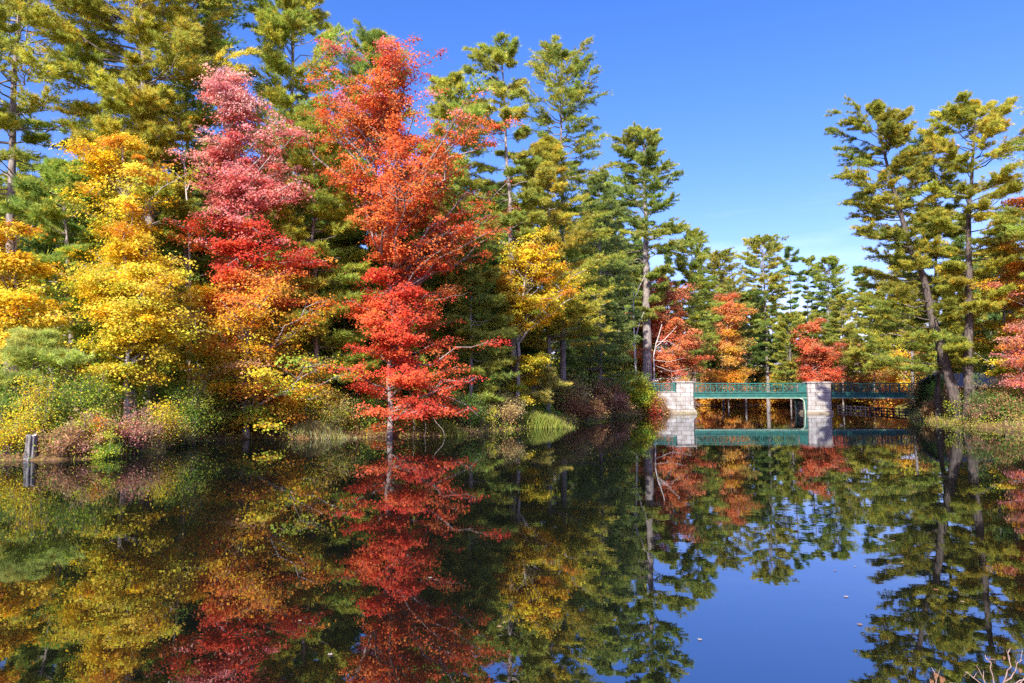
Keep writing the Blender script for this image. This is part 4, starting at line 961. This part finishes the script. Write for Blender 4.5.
# ------------------------------------------------------------------ floating leaves
n = 5200; X = R.uniform(-18, 40, n); Y = R.uniform(16, 70, n); d = shore_dist(X, Y); ns = np.sin(X * .7) * np.sin(Y * .6 + 1)
keep = (d < -.2) & (d > -3.5) & (R.random(n) < .55 * np.exp(d / 1.1) * np.clip(.5 + ns, 0, 1)); X = X[keep]; Y = Y[keep]; n = len(X)
V, I, C = leaf_quads(np.stack([X, Y, np.full(n, .012)], -1), .07, np.array([0, 0, 8.]), jitter(np.array(TAN + BROWN[:2] + YEL[:1] + FORA[:1])[R.integers(0, 7, n)] * .8, .2, n), .3)
tag(link('leaf_drift', npmesh('leaf_drift', V, 4, I, M_DRY, C)), 'loose drift of fallen leaves on the water near the banks', kind='stuff')
FL = [(835,571,'white-lit leaf floating right of the blue reflection, leftmost of the upper cluster'),(855,567,'small pale leaf just above the reflected trunks'),(846,597,'bright cream leaf floating in the reflected pine, larger than its neighbours'),
      (893,541,'longest tan leaf on the water in the reflected pine trunks'),(887,549,'brown leaf just under the longest tan leaf'),(902,563,'pale curled leaf right of the reflected leaning trunk'),(936,590,'tiny pale leaf floating right of the reflected straight trunk'),
      (860,625,'small white leaf on the lower right water'),(962,602,'orange leaf drifting near the right bank reflection'),(505,623,'orange-white leaf on the water below the yellow reflection'),(499,627,'pale leaf touching the orange-white leaf'),
      (330,655,'cream leaf floating in the red reflection near the bottom'),(430,578,'white speck leaf at the edge of the red reflection'),(216,577,'pale leaf on the orange reflection left of centre'),(300,621,'rosy leaf on the red reflection'),
      (165,515,'tan leaf on the yellow reflection at left'),(700,640,'brown leaf alone on the blue reflected sky'),(80,600,'yellow leaf floating on the far left water')]
for px, py, lab in FL:
    a = atan((py - 341.5) / F) - PITCH; D = CAM_H / tan(a); x = xat(px, D, 0)
    s = .026 * R.uniform(.7, 1.3); n = 10; an = R.uniform(0, 2 * pi); V = [(0, 0, .006)]
    prof = [1, .55, .85, .5, .8, .4, .8, .5, .85, .55]
    for j in range(n):
        b_ = j / n * 2 * pi; r = s * prof[j]; V.append((r * cos(b_ + an), r * sin(b_ + an), .006 + .005 * (prof[j] > .7) * R.random()))
    V.append((s * 1.3 * cos(an + pi), s * 1.3 * sin(an + pi), .008))
    me = bpy.data.meshes.new('floating_leaf'); me.from_pydata(V, [], [(0, j + 1, (j + 1) % n + 1) for j in range(n)])
    col = random.choice([(.40,.24,.12), (.48,.32,.19), (.38,.17,.07), (.50,.40,.30)]); c = np.tile(np.array([*col, 1], np.float32), (len(me.polygons), 1))
    at = me.attributes.new('leafcol', 'FLOAT_COLOR', 'FACE'); at.data.foreach_set('color', c.ravel()); me.materials.append(M_DRY)
    tag(link('floating_leaf', me, None, (x, D, 0)), lab, 'leaf', 'fallen leaves floating on the pond')

# ------------------------------------------------------------------ foreground twigs at lower right
def fore(label, px, D, tips, leafpts, base_y):
    b = (xat(px, D, .5), D, gz(xat(px, D, .5), D)); e = empty('bare_shrub', b, label, 'shrub'); b0 = np.array(b)
    for t in tips:
        pts = [(0, 0, -.05)] + [tuple(np.array((xat(q[0], D + q[2], zat(q[1], D + q[2])), D + q[2], zat(q[1], D + q[2]))) - b0) for q in t]
        q = np.array(pts); n = 12; tt = np.linspace(0, 1, len(q)); s = np.linspace(0, 1, n); P = np.stack([np.interp(s, tt, q[:, i]) for i in range(3)], -1)
        P[1:-1] += R.normal(0, .003, (n - 2, 3)); tb = Tubes(); tb.add(P, np.linspace(.0034, .0011, n), 6); link('twig', tb.mesh('twig', M_PALE), e)
        for kq in (8, 10):
            p0 = P[kq]; d = nrm(R.normal(0, 1, 3) + np.array([0, 0, 1.2])) * R.uniform(.02, .05); tb = Tubes(); tb.add(np.array([p0, p0 + d * .6, p0 + d]), np.array([.0014, .001, .0006]), 5); link('twig', tb.mesh('twig', M_PALE), e)
    for (lx, ly, s) in leafpts:
        z = zat(ly, D); c = np.array((xat(lx, D, z), D, z)) - b0; V = []; Fc = []
        for i in range(7):
            for j in range(5):
                u = i / 6; v = (j / 4 - .5); wd = sin(pi * min(1, .12 + u * .88)) ** .8; V.append(tuple(c + np.array([v * wd * s * .8 + .2 * s * sin(u * 3), .25 * s * cos(v * 5) + R.normal(0, .001), -u * s * 1.1 + .35 * s * abs(v) * wd])))
        for i in range(6):
            for j in range(4): Fc.append((i*5+j, i*5+j+1, i*5+j+6, i*5+j+5))
        me = bpy.data.meshes.new('dry_leaf'); me.from_pydata(V, [], Fc); cc = np.tile(np.array([.27,.14,.07,1], np.float32), (len(Fc), 1))
        at = me.attributes.new('leafcol', 'FLOAT_COLOR', 'FACE'); at.data.foreach_set('color', cc.ravel()); me.materials.append(M_DRY); link('dry_leaf', me, e)
fore('pale leafless twigs rising from the near bank in the lower right corner', 1000, 2.75,
     [[(995,690,0),(990,665,0),(985,655,.02)], [(998,688,.02),(1012,675,.02),(1018,664,.0),(1022,660,0)], [(1000,695,0),(1008,672,-.02),(1010,662,-.02),(1009,650,0)],
      [(992,692,0),(975,678,.02),(965,672,.02)], [(1002,690,.02),(1022,680,.02),(1040,676,0)], [(1006,700,0),(1030,670,.05),(1036,660,.05)], [(990,700,0),(986,684,-.03),(978,668,-.03)]], [(1003,656,.014),(1019,668,.018)], 683)
fore('curled brown dead leaves on a short stem at the bottom edge', 935, 2.8, [[(934,700,0),(936,682,0),(933,670,0)], [(940,696,.02),(946,684,.02),(956,683,.02)]], [(934,672,.026),(940,676,.028),(930,679,.022)], 683)
